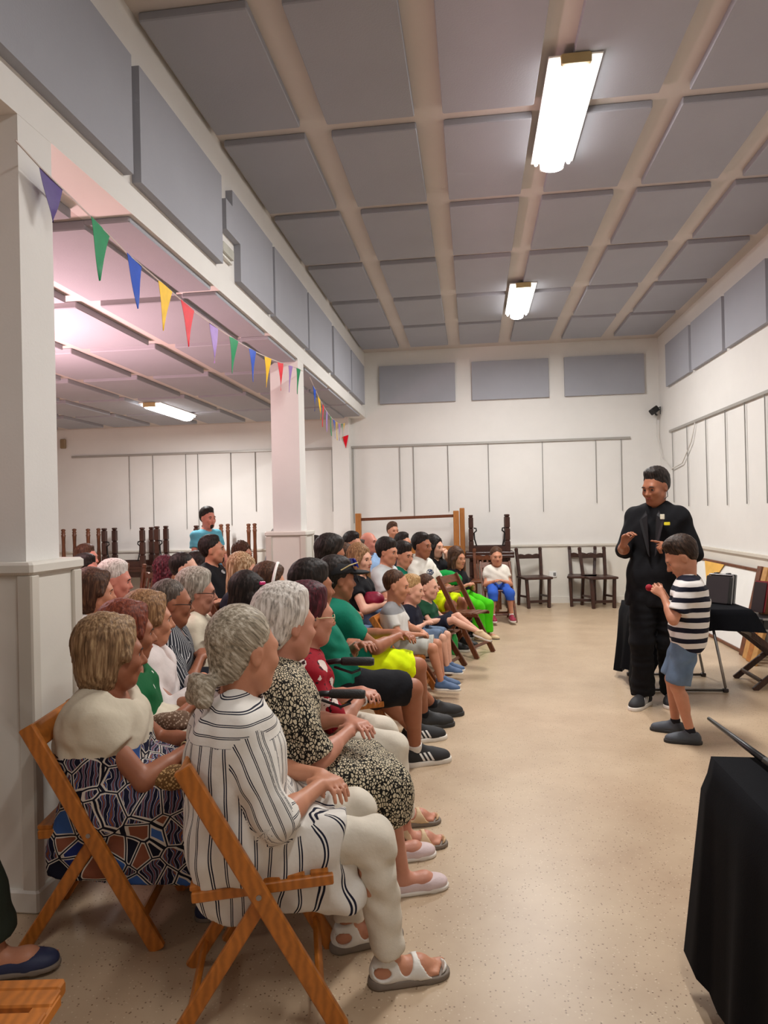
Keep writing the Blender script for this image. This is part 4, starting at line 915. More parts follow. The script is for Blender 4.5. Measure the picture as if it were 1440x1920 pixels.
    # -- shoes
    if shoes:
        (uv, uq), (sv, sq) = shoe_raw(shoes[0])
        for q in (1, -1):
            F_, Mf = leg[q][3:]; MM = Matrix.Translation(F_) @ Matrix(Mf.tolist()).to_4x4() @ Matrix.Scale(s*.98, 4)
            key = ('u',)+tuple(x if isinstance(x, str) else x.name for x in shoes)
            if key not in _sh: _sh[key] = (np_mesh('shoe', uv, uq, shoes[1] if not isinstance(shoes[1], str) else plain('shoe_'+shoes[1], {'black': (.012, .012, .013, 1), 'white': lin(225, 222, 214), 'beige': lin(205, 178, 140), 'navy': lin(38, 46, 78), 'blue': lin(70, 95, 130), 'maroon': lin(135, 22, 50), 'grey': lin(64, 70, 78), 'floral': lin(206, 186, 186), 'brown': lin(90, 60, 40)}[shoes[1]], .6, bump=.2)), np_mesh('sole', sv, sq, {'white': M_sole, 'grey': M_soleg, 'black': M_soleb}[shoes[2]]))
            o = bpy.data.objects.new('shoe', _sh[key][0]); COL.objects.link(o); o.parent = root; o.matrix_local = MM
            o2 = bpy.data.objects.new('sole', _sh[key][1]); COL.objects.link(o2); o2.parent = o
            if shoes[0] == 'sneaker':
                lk = shoes[2]
                if lk not in LACEM: LACEM[lk] = LACE.mesh('laces', {'white': M_sole, 'grey': M_soleg, 'black': M_soleb}[lk], True)
                o3 = bpy.data.objects.new('laces', LACEM[lk]); COL.objects.link(o3); o3.parent = o
            if socks:
                a0, k0 = leg[q][2], leg[q][1]; ax = unit(k0-a0)
                v, Q = sdf_mesh([(rc(a0-ax*.03*s, a0+ax*.07*s, .040*s, .041*s, [(a0+ax*.055*s, ax)]), 0, 'u')], .007); np_obj('sock', v, Q, socks, root)
    # -- hair and face
    HM = Matrix.Translation(ho) @ Matrix(Mh.tolist()).to_4x4() @ Matrix.Scale(hs, 4)
    def hput(name, me, M2=None):
        o = bpy.data.objects.new(name, me); COL.objects.link(o); o.parent = root; o.matrix_local = HM @ (M2 or Matrix.Identity(4)); return o
    if hair: hput('hair', hair_mesh(hair[0], HR[hair[1]], min(vox, .008)))
    for q in (1, -1):
        hput('eye', EYE, Matrix.Translation((.0765, q*.031, .001)))
        hput('eyebrow', BROW, Matrix.Translation((.092, q*.032, .022)) @ Matrix.Diagonal((.8 if female or s < .83 else 1, q*.95, .55 if female or s < .83 else 1, 1)))
    hput('lips', LIPU, Matrix.Translation((.0955, 0, -.062)))
    if glasses: o = hput('glasses', GLS.mesh('glasses', glasses))
    if beard:
        Pb = [(el((.03, 0, -.042), (.069, .064, .08), None, [((.0, 0, -.04), unit((-.5, 0, 1))), ((.0, 0, 0), (-1, 0, 0))]), 0, 'u'), (el((.062, 0, -.1), (.026, .028, .024)), .03, 'u'), (el((.098, 0, -.056), (.016, .02, .011)), .004, 's')]
        v, Q = sdf_mesh(Pb, .007); o = hput('beard', np_mesh('beard', v, Q, HR[beard]))
    rec = dict(root=root, Hw=Hw, pel=pel, NB=NB, leg=leg, arm=arm, HM=HM, mid=mid, hput=hput, face=face, fw=fw, pxy=pxy)
    PEOPLE.append(rec)
    if chair is not None:
        cx_, cy_, cr_ = chairat if chairat else (pxy[0]+fw[0]*(.04+chairoff), pxy[1]+fw[1]*(.04+chairoff), face+crot)
        folding_chair(cx_, cy_, R(cr_), chairlab or 'folding chair under the '+' '.join(lab.split()[:11]).rstrip(','), chair, seat, hwid=chw)
    return rec

# ------------------------------------------------------------------ fabrics with patterns
WHITE = lin(222, 218, 210); NAVY = lin(22, 24, 44)
def stripes_u(t, v):
    f = t.math('FRACT', t.math('MULTIPLY', t.attr('u'), 1/.030)); a = t.math('ABSOLUTE', t.math('SUBTRACT', f, .5))
    ln = t.math('MULTIPLY', t.math('GREATER_THAN', a, .035), t.math('LESS_THAN', a, .115)); return t.mix(ln, WHITE, NAVY)
M_P1 = pattern('striped_blouse', stripes_u)
def leaves(t, v): 
    vv = t.coord('Object', (1, 1, .62)); e = t.vor(vv, 105, 'DISTANCE_TO_EDGE'); return t.mix(t.math('GREATER_THAN', e, .13), lin(24, 21, 18), lin(208, 196, 168))
M_P2 = pattern('leaf_fleck_print', leaves)
def redflower(t, v):
    d = t.vor(v, 11); n = t.noise(v, 26, 3); m = t.math('LESS_THAN', t.math('ADD', d, t.math('MULTIPLY', n, .5)), .58); k = t.math('LESS_THAN', t.noise(v, 34, 2), .36)
    return t.mix(k, t.mix(m, lin(150, 16, 34), lin(220, 205, 196)), lin(52, 16, 22))
M_P3 = pattern('red_flower_print', redflower)
def tribal(t, v):
    w1 = t.n('ShaderNodeTexWave'); w1.inputs['Scale'].default_value = 13; w1.inputs['Distortion'].default_value = 9; w1.inputs['Detail'].default_value = 1.5; w1.inputs['Detail Scale'].default_value = 1.2; t.l(v, w1.inputs['Vector'])
    c = t.sep(t.vor(v, 13, out='Color')); e = t.vor(v, 13, 'DISTANCE_TO_EDGE')
    pat = t.ramp(w1.outputs['Fac'], [(0, lin(16, 20, 46)), (.42, lin(216, 208, 198)), (.56, lin(20, 26, 66)), (.74, lin(48, 84, 150)), (.88, lin(120, 70, 54))], True)
    cells = t.ramp(c[0], [(0, lin(26, 40, 100)), (.35, lin(14, 16, 34)), (.62, lin(60, 96, 160)), (.84, lin(132, 78, 56))], True)
    x = t.mix(t.math('GREATER_THAN', c[1], .62), pat, cells); x = t.mix(t.math('LESS_THAN', e, .03), x, lin(12, 14, 30)); return t.mix(t.math('MULTIPLY', t.math('LESS_THAN', e, .075), t.math('GREATER_THAN', e, .03)), x, lin(206, 198, 186))
M_P21s = pattern('blue_tribal_print', tribal)
M_P21t = pattern('beige_linen', lambda t, v: t.mix(t.math('LESS_THAN', t.math('ADD', t.sep(v)[2], t.math('MULTIPLY', t.noise(v, 22, 1), .03)), .66), lin(206, 196, 174), tribal(t, v)))
def greenwhite(t, v): d = t.vor(v, 14); return t.mix(t.math('LESS_THAN', t.math('ADD', d, t.math('MULTIPLY', t.noise(v, 40, 3), .5)), .42), lin(10, 92, 48), lin(226, 224, 214))
M_P22 = pattern('green_white_print', greenwhite)
def pinstripe(t, v):
    f = t.math('FRACT', t.math('MULTIPLY', t.attr('u'), 1/.016)); return t.mix(t.math('LESS_THAN', f, .22), lin(36, 38, 46), lin(200, 200, 200))
M_P24 = pattern('dark_pinstripe', pinstripe)
def boystripe(t, v):
    z = t.math('ADD', t.sep(v)[2], t.math('MULTIPLY', t.noise(v, 8, 2), .012)); f = t.math('FRACT', t.math('MULTIPLY', z, 1/.063)); return t.mix(t.math('LESS_THAN', f, .46), lin(222, 218, 214), lin(16, 17, 34))
M_boy = pattern('navy_white_hoops', boystripe)
def denim(name, c): return cloth(name, c, .8, .4, .22)
def logo(base, ink, cy=.0, cz=.0, ry=.06, rz=.035):
    def fn(t, v):
        s = t.sep(v); d = t.math('SQRT', t.math('ADD', t.math('POWER', t.math('MULTIPLY', t.math('SUBTRACT', s[1], cy), 1/ry), 2), t.math('POWER', t.math('MULTIPLY', t.math('SUBTRACT', s[2], cz), 1/rz), 2)))
        m = t.math('MULTIPLY', t.math('LESS_THAN', d, 1.), t.math('GREATER_THAN', t.noise(v, 60, 2), .45)); m = t.math('MULTIPLY', m, t.math('GREATER_THAN', s[0], 0.)); return t.mix(m, base, ink)
    return fn
TEE = cloth('tee_green', lin(6, 112, 88)); TBLK = cloth('tee_black', (.006, .006, .008, 1)); TWHT = cloth('tee_white', lin(216, 212, 204)); TNAVY = cloth('tee_navy', lin(24, 26, 40)); CREAM = cloth('cream_cotton', lin(214, 204, 182)); TGREY = cloth('tee_grey', lin(150, 152, 156)); CYAN = pattern('tee_cyan', logo(lin(92, 164, 184), lin(150, 206, 214), 0, 1.12, .10, .03))
LBLUE = cloth('light_blue_shirt', lin(146, 176, 214)); WPINK = cloth('white_knit', lin(218, 208, 204)); JEANS = denim('jeans', lin(92, 112, 142)); DTROU = cloth('dark_trousers', lin(40, 40, 48)); WTROU = cloth('white_trousers', lin(214, 206, 190)); NEON = cloth('neon_yellow', lin(226, 255, 8)); BSHORT = cloth('black_shorts', (.005, .0055, .008, 1))
LGREY = cloth('pale_grey_shorts', lin(172, 172, 164)); GRASS = cloth('lime_trousers', lin(70, 190, 10)); LEGB = cloth('blue_leggings', lin(48, 88, 180)); OLIVE = cloth('olive_trousers', lin(42, 48, 38)); SUIT = cloth('black_suit', (.0035, .0035, .005, 1), .9, .2, .2); GTEE2 = pattern('dark_green_tee', logo(lin(24, 70, 46), lin(170, 190, 180), 0, .62, .05, .022))
SOCKW = cloth('white_sock', lin(220, 216, 210)); SOCKB = cloth('black_sock', (.01, .01, .014, 1)); CORAL = cloth('coral_top', lin(214, 92, 76)); BLSHORT = denim('denim_shorts', lin(96, 116, 140))
t = NT('black_striped_sneaker'); s_ = t.sep(t.coord('Object')); f = t.math('FRACT', t.math('MULTIPLY', t.math('ADD', s_[0], t.math('MULTIPLY', s_[2], .55)), 1/.026))
mk = t.math('MULTIPLY', t.math('LESS_THAN', f, .5), t.math('MULTIPLY', t.math('MULTIPLY', t.math('GREATER_THAN', s_[2], .03), t.math('LESS_THAN', s_[2], .075)), t.math('MULTIPLY', t.math('GREATER_THAN', t.math('ADD', s_[0], t.math('MULTIPLY', s_[2], .55)), .052), t.math('LESS_THAN', t.math('ADD', s_[0], t.math('MULTIPLY', s_[2], .55)), .125)))); mk = t.math('MULTIPLY', mk, t.math('GREATER_THAN', t.math('ABSOLUTE', s_[1]), .026))
t.col(t.mix(mk, (.012, .012, .014, 1), lin(225, 224, 220))); t.b.inputs['Roughness'].default_value = .7; M_adi = t.m
M_maroon = plain('shoe_maroon_m', lin(135, 22, 50), .6)
# stripe coordinate: around the torso, along z on the yoke, around the arm on sleeves
def around(yoke=.80, rr=.16, rs=.055):
    def fn(v, Q, c):
        """per face: torso, yoke or an arm segment decides the coordinate of all its corners, so seams stay crisp"""
        pel, NB = c['pel'], c['NB']; fc = v[Q].mean(1); co = v[Q].reshape(-1, 3); lab = np.zeros(len(Q), int)
        if yoke: lab[fc[:, 2] > pel[2]+(NB[2]-pel[2])*yoke] = 1
        segs = []; best = np.full(len(Q), .074)
        for q in (1, -1):
            S, E_, W_, _ = c['arm'][q]
            for a, b in ((S+(E_-S)*.14, E_), (E_, W_)):
                ab = b-a; t_ = np.clip(((fc-a)@ab)/(ab@ab), 0, 1); ds = np.linalg.norm(fc-a-t_[:, None]*ab, axis=1); m_ = ds < best; best[m_] = ds[m_]; segs.append((a, ab)); lab[m_] = 1+len(segs)
        L4 = np.repeat(lab, 4); u = np.arctan2(co[:, 1], -(co[:, 0]-.02))*rr
        m_ = L4 == 1; u[m_] = co[m_, 2]
        for i, (a, ab) in enumerate(segs):
            m_ = L4 == i+2; ax = unit(ab); e1 = unit(np.cross(ax, [0, 0, 1.])); e2 = np.cross(ax, e1); q_ = co[m_]-a; u[m_] = np.arctan2(q_@e1, q_@e2)*rs
        return {'u': u}
    return fn
W = lambda px, py, Y: at(px, py, Y)+np.array([0, 0, 100])

# ------------------------------------------------------------------ front row
def tunic(c):
    P = []; s = c['s']
    for q in (1, -1):
        h0, k0 = c['leg'][q][:2]; P.append((rc(h0, h0+(k0-h0)*.8, .118*s, .098*s, [(h0+(k0-h0)*.74, unit(k0-h0))]), .08, 'u'))
    h0, k0 = c['leg'][-1][:2]; m1 = h0+(k0-h0)*.15; m2 = h0+(k0-h0)*.72
    P.append((rc(m1+V3(.06, -.02, -.10), m2+V3(.02, -.02, -.17), .07, .062, [((0, 0, c['zp']-.27), (.12, 0, -1.))]), .06, 'u'))
    P.append((el(c['pel']+V3(.09, -.145, -.10), (.24, .035, .17), None, [((0, 0, c['zp']-.215), unit((.1, 0, -1.)))]), .05, 'u'))
    P.append((rc(c['pel']+V3(-.05, -.08, -.0), c['pel']+V3(-.05, .08, -.0), .105, None, [((0, 0, c['zp']-.10), (0, 0, -1.))]), .06, 'u')); return P
def drape_skirt(c):
    z = c['zp']; cut = [((.1, 0, .20), unit((-.15, .0, -1))), ((.38, 0, .3), unit((.9, 0, -.25)))]
    return [(rc((.02, -.15, z-.06), (.30, -.15, z-.04), .07, .065, None), .06, 'u'), (el((.13, -.165, z-.19), (.31, .045, .24), None, cut), .05, 'u'), (el((.19, .0, z-.22), (.25, .17, .22), None, cut), .06, 'u')]
p1 = person('grey haired woman with a low bun in a striped white blouse, nearest the camera', 462, 1222, 2.07, 24, (M_P1, 1.25), ('trousers', WTROU, .93), ('bun', 'bunGrey'), 'tan', ('sandal', 'white', 'grey'), seat=.41, s=.93, w=1.02, fat=.014, hy=26, hp=6, lean=.03, sex='f', feet={'R': (-.285, 2.10), 'L': (-.44, 2.26)}, vox=.0065,
            chair=M_oak, attr_fn=around(), extra_top=tunic, loose=.012, neck='crew', toe=4, chairat=(-.66, 2.02, 15), chw=.185, chairlab='honey wooden folding chair under the woman in the striped blouse, nearest the camera', hands={'R': (.24, -.06, .60), 'L': (.26, .03, .60)})
p2 = person('white haired older woman in a black and cream leaf print dress', 540, 1172, 2.50, 22, (M_P2, .95), ('dress', M_P2, .30), ('puffy', 'white'), 'old', ('flat', 'floral', 'white'), seat=.43, s=.92, w=1.15, fat=.025, hy=22, hp=6, lean=.05, sex='f', vox=.007, feet={'R': (-.30, 2.60), 'L': (-.36, 2.84)},
            chair=M_oak, chairlab='honey wooden folding chair under the woman in the leaf print dress', hands={'R': (.27, -.03, .63), 'L': (.29, .05, .645)}, curl=.5, loose=.008)
p3 = person('woman with wine red hair and glasses in a red flowered blouse and white trousers', 582, 1157, 2.98, 18, (M_P3, 1.0), ('trousers', WTROU, .8), ('puffy', 'wine'), 'old', ('sandal', 'beige', 'grey'), seat=.43, s=.92, w=1.08, fat=.015, hy=16, hp=4, lean=.05, sex='f', vox=.008, feet={'R': (-.32, 2.94), 'L': (-.36, 3.16)},
            chair=M_oak, chairlab='honey wooden folding chair under the woman in the red flowered blouse', glasses=M_gold, hands={'R': (.27, -.03, .63), 'L': (.28, .05, .64)})
p4 = person('dark haired teenager in a green tee and black shorts with black striped sneakers', 588, 1102, 3.62, 24, (TEE, .62), ('shorts', BSHORT, .9), ('thick', 'black'), 'dark', ('sneaker', M_adi, 'white'), seat=.45, s=1.04, w=1.02, hy=8, hp=2, lean=-.10, vox=.0075, feet={'R': (-.36, 3.93), 'L': (-.40, 4.32)}, socks=SOCKW,
            chair=M_oak, chairlab='honey wooden folding chair under the teenager in black shorts', hands='cross', crot=-6)
p5 = person('teenager in a green tee, black cap with sunglasses and neon yellow shorts', 634, 1088, 4.25, 22, (TEE, .62), ('shorts', NEON, .86), ('thick', 'black'), 'dark', ('sneaker', 'black', 'black'), seat=.45, s=1.04, hy=8, hp=2, lean=-.08, vox=.008, feet={'R': (-.36, 4.60), 'L': (-.30, 4.85)}, socks=SOCKB,
            chair=M_oak, chairlab='honey wooden folding chair under the teenager in neon shorts', hands={'R': (.30, -.02, .66), 'L': (.32, .05, .67)}, crot=-6)
# cap and sunglasses of that teenager
capm = cloth('cap_black', (.012, .012, .014, 1), .7, .15)
v, Q = sdf_mesh([(el((-.012, 0, .04), (.118, .098, .112), None, [((0, 0, .045), unit((.12, 0, -1)))]), 0, 'u'), (el((.125, 0, .05), (.085, .078, .016)), .015, 'u')], .006); p5['hput']('cap', np_mesh('cap', v, Q, capm))
g = MB()
for q in (1, -1): g.add([(.132, q*.006, .088), (.112, q*.072, .084), (.092, q*.068, .134), (.108, q*.010, .138), (.124, q*.006, .086), (.104, q*.072, .082), (.084, q*.068, .132), (.100, q*.010, .136)], [(0, 1, 2, 3), (7, 6, 5, 4), (0, 4, 5, 1), (1, 5, 6, 2), (2, 6, 7, 3), (3, 7, 4, 0)])
p5['hput']('sunglasses', g.mesh('sunglasses', plain('blue_lens', lin(30, 40, 150), .12, .3)))
b = MB()
for q in (1, -1): b.tube([(.11, q*.06, .115), (.04, q*.10, .10), (-.02, q*.107, .07)], .004, 6)
p5['hput']('sunglasses_arm', b.mesh('sunglasses_arm', M_gold))
# ------------------------------------------------------------------ second row, left
person('woman with blonde bob, beige top and blue patterned skirt beside the near column', 213, 1227, 2.38, 16, (M_P21t, .45), ('dress', M_P21s, .62), ('bob', 'dkblond'), 'dark', ('flat', 'navy', 'grey'), seat=.41, s=.93, w=1.05, fat=.015, hy=20, hp=4, lean=.02, sex='f', vox=.007,
       chair=M_oak, chairlab='honey wooden folding chair under the woman with the beige top beside the near column', hands={'R': (.30, -.02, .60), 'L': (.31, .05, .61)}, loose=.012, neck='wide', chairat=(-1.33, 2.33, 10), chw=.185, extra_bot=drape_skirt)
person('auburn haired woman in green and white print, half hidden behind the blonde bob', 243, 1188, 2.88, 18, (M_P22, .5), ('dress', CREAM, .5), ('bob', 'auburn'), 'dark', ('flat', 'beige', 'grey'), seat=.42, s=.93, w=1.08, fat=.015, hy=15, hp=4, lean=.0, sex='f', vox=.009, chair=M_oak, neck='wide', hands={'R': (.27, -.05, .62), 'L': (.33, .02, .60)})
person('woman with a light brown bob in a white cardigan and white top', 282, 1163, 3.24, 16, (WPINK, 1.75), ('trousers', cloth('dark_navy', lin(30, 34, 50)), .9), ('bob', 'ltbrown'), 'tan', ('flat', 'black', 'black'), seat=.42, s=.95, w=1.05, fat=.01, hy=14, hp=3, lean=.02, sex='f', vox=.008, chair=M_oak, neck='vee', hands='thigh', loose=.01)
person('older man with black glasses in a dark pinstriped shirt', 324, 1132, 3.68, 16, (M_P24, .95), ('trousers', DTROU), ('buzz', 'dkgrey'), 'dark', ('sneaker', 'black', 'black'), seat=.43, s=.98, w=1.05, fat=.02, hy=14, hp=6, lean=.04, vox=.009, chair=M_oak, glasses=M_black, attr_fn=around(0, .17, .06), neck='collar')
person('white haired older woman with glasses in a cream buttoned shirt', 372, 1111, 4.12, 14, (CREAM, 1.0), ('trousers', DTROU), ('puffy', 'grey'), 'old', ('flat', 'beige', 'grey'), seat=.43, s=.95, w=1.05, fat=.015, hy=10, hp=6, lean=.03, sex='f', vox=.009, chair=M_oak, glasses=M_iron, neck='collar')
# ------------------------------------------------------------------ third rows, side room
person('woman with a brown bob in a white sleeveless top next to the near column', 180, 1111, 3.95, 14, (TWHT, 0), ('trousers', JEANS), ('bob', 'brown'), 'tan', seat=.43, s=.95, hy=12, hp=5, lean=.03, sex='f', vox=.011, chair=M_walnut)
person('man with thick white hair and ruddy face', 217, 1089, 4.5, 12, (cloth('rose_shirt', lin(150, 90, 92)), .6), ('trousers', DTROU), ('short', 'white'), 'ruddy', seat=.44, hy=8, hp=10, lean=.04, w=1.05, vox=.011, chair=M_walnut)
person('man with short dark hair seated behind the brown bob, beside the column casing', 163, 1070, 5.6, 8, (TWHT, .6), ('trousers', DTROU), ('short', 'black'), 'ruddy', hy=0, hp=4, lean=.03, vox=.012, chair=M_walnut)
person('man with short greying brown hair furthest left at the back', 164, 1047, 6.6, 5, (cloth('salmon_shirt', lin(186, 120, 110)), .6), ('trousers', DTROU), ('short', 'brown'), 'ruddy', hy=-4, hp=2, lean=.03, vox=.012, chair=M_walnut)
person('woman with long curly dark red hair behind the cropped young man', 317, 1073, 5.9, 5, (TBLK, .5), ('trousers', JEANS), ('curly', 'wine'), 'tan', hy=5, hp=4, lean=.03, sex='f', s=.95, vox=.012, chair=M_walnut)
person('young man with cropped dark hair in a white tee, looking right', 347, 1068, 5.2, 6, (TWHT, .6), ('trousers', JEANS), ('buzz', 'black'), 'fair', hy=5, hp=4, lean=.03, vox=.011, chair=M_walnut)
person('dark haired woman between the cropped young man and the man in black', 374, 1062, 6.6, 0, (TBLK, .5), ('trousers', DTROU), ('bob', 'black'), 'tan', hy=0, hp=8, lean=.03, sex='f', s=.95, vox=.012, chair=M_walnut)
person('bearded man in a black tee with a small white chest print', 400, 1032, 6.2, -5, (pattern('black_tee_print', logo((.006, .006, .008, 1), lin(210, 210, 210), .07, .93, .035, .018)), .6), ('trousers', JEANS), ('short', 'black'), 'tan', hy=18, hp=-4, lean=-.02, s=1.03, vox=.011, chair=M_walnut, beard='black')
person('bearded man in a cyan tee standing at the back with sunglasses on his head', 390, 972, 8.4, -28, (CYAN, .6), ('trousers', JEANS), ('short', 'black'), 'ruddy', s=.93, hy=-4, hp=4, lean=.0, hs=1.02, w=1.15, vox=.012, stand=True, hands='side', beard='black')
person('woman with curly brown hair in black behind the streaked blonde', 456, 1040, 7.35, -10, (TBLK, .7), ('trousers', DTROU), ('curly', 'brown'), 'tan', hy=-10, hp=6, lean=.02, sex='f', s=.97, vox=.012, chair=M_walnut)
person('woman with long streaked blonde hair', 458, 1073, 5.1, -4, (TNAVY, .5), ('trousers', JEANS), ('long', 'streak'), 'tan', hy=-4, hp=6, lean=.03, sex='f', s=.95, vox=.011, chair=M_walnut)
gl = person('girl with long dark hair and a pink hair clip', 470, 1116, 4.15, 8, (TWHT, .6), ('trousers', JEANS), ('long', 'black'), 'tan', hy=6, hp=8, lean=.03, sex='f', s=.86, hs=.98, vox=.01, chair=M_walnut)
gl['hput']('hair_clip', MB().bar((.05, -.075, .09), (.085, -.05, .092), .022, .01, side=(0, 0, 1), bv=.004).mesh('hair_clip', plain('pink_clip', lin(210, 40, 110), .25)))
hb = person('girl with brown hair and a white headband beside the middle column', 508, 1094, 4.6, 4, (TWHT, .6), ('trousers', JEANS), ('bob', 'brown'), 'tan', hy=4, hp=10, lean=.03, sex='f', s=.86, hs=.96, vox=.01, chair=M_walnut)
hb['hput']('headband', MB().tube([(.028, .117*math.cos(a), .012+.142*math.sin(a)) for a in [k*math.pi/16 for k in range(17)]], .011, 8).mesh('headband', plain('white_band', lin(235, 232, 226), .4), True))
person('person in a grey tee mostly hidden behind the middle column', 527, 1012, 7.9, -8, (TGREY, .7), ('trousers', JEANS), ('short', 'dkgrey'), 'tan', hy=0, hp=4, lean=.02, w=1.15, s=1.05, vox=.013, chair=M_walnut)
person('person in a coral top beside the middle column, head hidden by it', 528, 1045, 7.25, -5, (CORAL, .6), ('trousers', JEANS), ('short', 'brown'), 'tan', hy=0, hp=4, lean=.02, vox=.013, s=.95, chair=M_walnut)
# ------------------------------------------------------------------ rows behind the teenagers
person('man with dark hair peering out from behind the middle column', 593, 1030, 7.4, -20, (TNAVY, .6), ('trousers', DTROU), ('short', 'black'), 'tan', hy=0, hp=6, lean=.03, vox=.012, chair=M_walnut)
person('person with a thick dome of black hair right of the middle column', 622, 1040, 5.25, 10, (TNAVY, .6), ('trousers', JEANS), ('puffy', 'black'), 'dark', hy=10, hp=16, lean=.04, vox=.012, chair=M_walnut)
person('brown haired person squeezed between the black dome of hair and the blonde', 648, 1046, 7.0, 0, (TBLK, .6), ('trousers', JEANS), ('bob', 'brown'), 'dark', hy=0, hp=14, lean=.04, sex='f', s=.93, vox=.013, chair=M_walnut)
person('man with dark hair and heavy brows left of the bald man', 662, 1021, 7.7, -22, (TWHT, .6), ('trousers', DTROU), ('short', 'black'), 'tan', hy=-4, hp=6, lean=.03, vox=.012, chair=M_walnut)
person('smiling balding man in a light blue shirt with folded arms', 692, 1017, 8.2, -30, (LBLUE, 1.1), ('trousers', DTROU), ('balding', 'dkgrey'), 'ruddy', hy=10, hp=2, lean=.02, w=1.08, fat=.02, vox=.012, chair=M_walnut, neck='collar', hands='cross')
bl = person('blonde woman in a black tee and jeans with a bag on her lap', 677, 1049, 6.25, -6, (TBLK, .45), ('trousers', JEANS), ('long', 'ltbrown'), 'fair', hy=-20, hp=4, lean=.0, sex='f', s=.97, vox=.01, chair=M_walnut, neck='wide', hands='thigh')
person('teenager in a pale grey tee with dark swept hair', 727, 1036, 6.95, -16, (cloth('pale_tee', lin(196, 200, 200)), .75), ('shorts', cloth('grey_shorts', lin(90, 92, 96)), .9), ('thick', 'black'), 'tan', hy=-6, hp=6, lean=.0, vox=.01, chair=M_walnut, hands='thigh')
person('teenager in a green tee between the pale tee and the printed white tee', 757, 1042, 7.35, -24, (TEE, .65), ('shorts', NEON, .9), ('thick', 'black'), 'tan', hy=-8, hp=8, lean=.0, s=.96, vox=.01, chair=M_walnut, hands='thigh')
person('teenager in a white tee with a dark oval chest print and neon shorts', 792, 1024, 7.5, -28, (pattern('white_tee_print', logo(lin(218, 214, 204), lin(36, 50, 78), 0, .80, .075, .034)), .75), ('shorts', NEON, .88), ('short', 'black'), 'dark', hy=0, hp=5, lean=.0, s=1.0, vox=.01, chair=M_walnut, hands='thigh')
dw = person('dark long haired woman in black resting her hand on her mouth', 816, 1026, 8.2, -30, (TBLK, .5), ('trousers', DTROU), ('long', 'black'), 'fair', hy=-4, hp=4, lean=.05, sex='f', vox=.01, chair=M_walnut, hands={'L': ((.175, .05, .90), (.2, 1, -1.2), (V3(.1, -.3, 1), (-1, 0, .1), {'curl': .9})), 'R': (.22, -.02, .66)})
person('woman with sunglasses pushed up in her dark hair at the back', 757, 1019, 9.0, -30, (TNAVY, .6), ('trousers', DTROU), ('short', 'black'), 'tan', hy=0, hp=2, lean=.02, sex='f', vox=.013, chair=M_walnut)
person('small boy standing at the back in front of the white wall', 737, 996, 9.6, -55, (cloth('check_grey', lin(140, 136, 132)), .6), ('trousers', DTROU), ('short', 'brown'), 'tan', s=.76, hs=.9, hy=0, hp=2, lean=0, vox=.012, stand=True, hands='side')
gg = person('girl in a black tee and lime green trousers with a green bag on her lap', 858, 1047, 8.0, -32, (TBLK, .6), ('wide', GRASS, .95), ('long', 'brown'), 'tan', ('flat', 'beige', 'grey'), hy=-10, hp=6, lean=.0, sex='f', s=.80, hs=.92, seat=.42, vox=.01, chair=M_walnut)
person('little girl in white top, blue leggings and maroon sneakers facing the room', 931, 1044, 9.25, -82, (pattern('white_frill', lambda t, v: t.mix(0.5, lin(222, 216, 206), lin(216, 210, 198))), .5), ('shorts', LEGB, 1.30), ('bun', 'brown'), 'tan', ('sneaker', M_maroon, 'white'), hy=0, hp=4, lean=.0, sex='f', s=.74, hs=.93, seat=.41, vox=.009, chair=M_walnut, footz=.0, socks=SOCKW, loose=.012, hands={'L': (.17, .03, .54), 'R': (.17, -.03, .54)}, knees=.04,
       chairlab='wooden folding chair under the little girl in white facing the room', feet={'L': (.33, .12, .09), 'R': (.33, -.12, .09)})
# children in front
person('little boy in a grey polo and pale shorts, nearest of the three front children', 744, 1099, 5.45, -8, (pattern('grey_polo', lambda t, v: t.mix(t.math('GREATER_THAN', t.sep(v)[2], .66), lin(206, 204, 198), lin(140, 140, 142))), .7), ('shorts', LGREY, .9), ('buzz', 'brown'), 'tan', ('sneaker', 'blue', 'white'), hy=0, hp=8, lean=.0, s=.70, hs=.95, seat=.345, vox=.008, chair=M_oak, neck='collar', hands='thigh',
       chairlab='honey folding chair under the little boy in the grey polo', feet={'L': (.34, .07, .12), 'R': (.36, -.07, .12)})
person('small blond boy in navy polo and denim shorts, middle of the front children', 774, 1106, 5.95, -12, (TNAVY, .7), ('shorts', BLSHORT, .95), ('short', 'blonde'), 'fair', ('sneaker', 'blue', 'white'), hy=0, hp=8, lean=.0, s=.64, hs=.9, seat=.345, vox=.008, chair=M_walnut, neck='collar', hands='lap',
       chairlab='folding chair under the small blond boy in the navy polo', feet={'L': (.30, .06, .13), 'R': (.31, -.06, .13)})
person('toddler in dark green tee with beige shoes stretched out, furthest of the front children', 803, 1101, 6.38, -18, (GTEE2, .6), ('shorts', TNAVY, .8), ('buzz', 'brown'), 'fair', ('sneaker', 'beige', 'white'), hy=0, hp=4, lean=-.02, s=.60, hs=.9, seat=.345, vox=.008, chair=M_walnut, hands='thigh',
       chairlab='dark folding chair under the toddler in the green tee', feet={'L': (.44, .05, .36), 'R': (.46, -.03, .37)}, footz=.05)
folding_chair(-.10, 7.05, R(-25), 'empty brown folding chair in front of the girl in lime trousers', M_walnut)
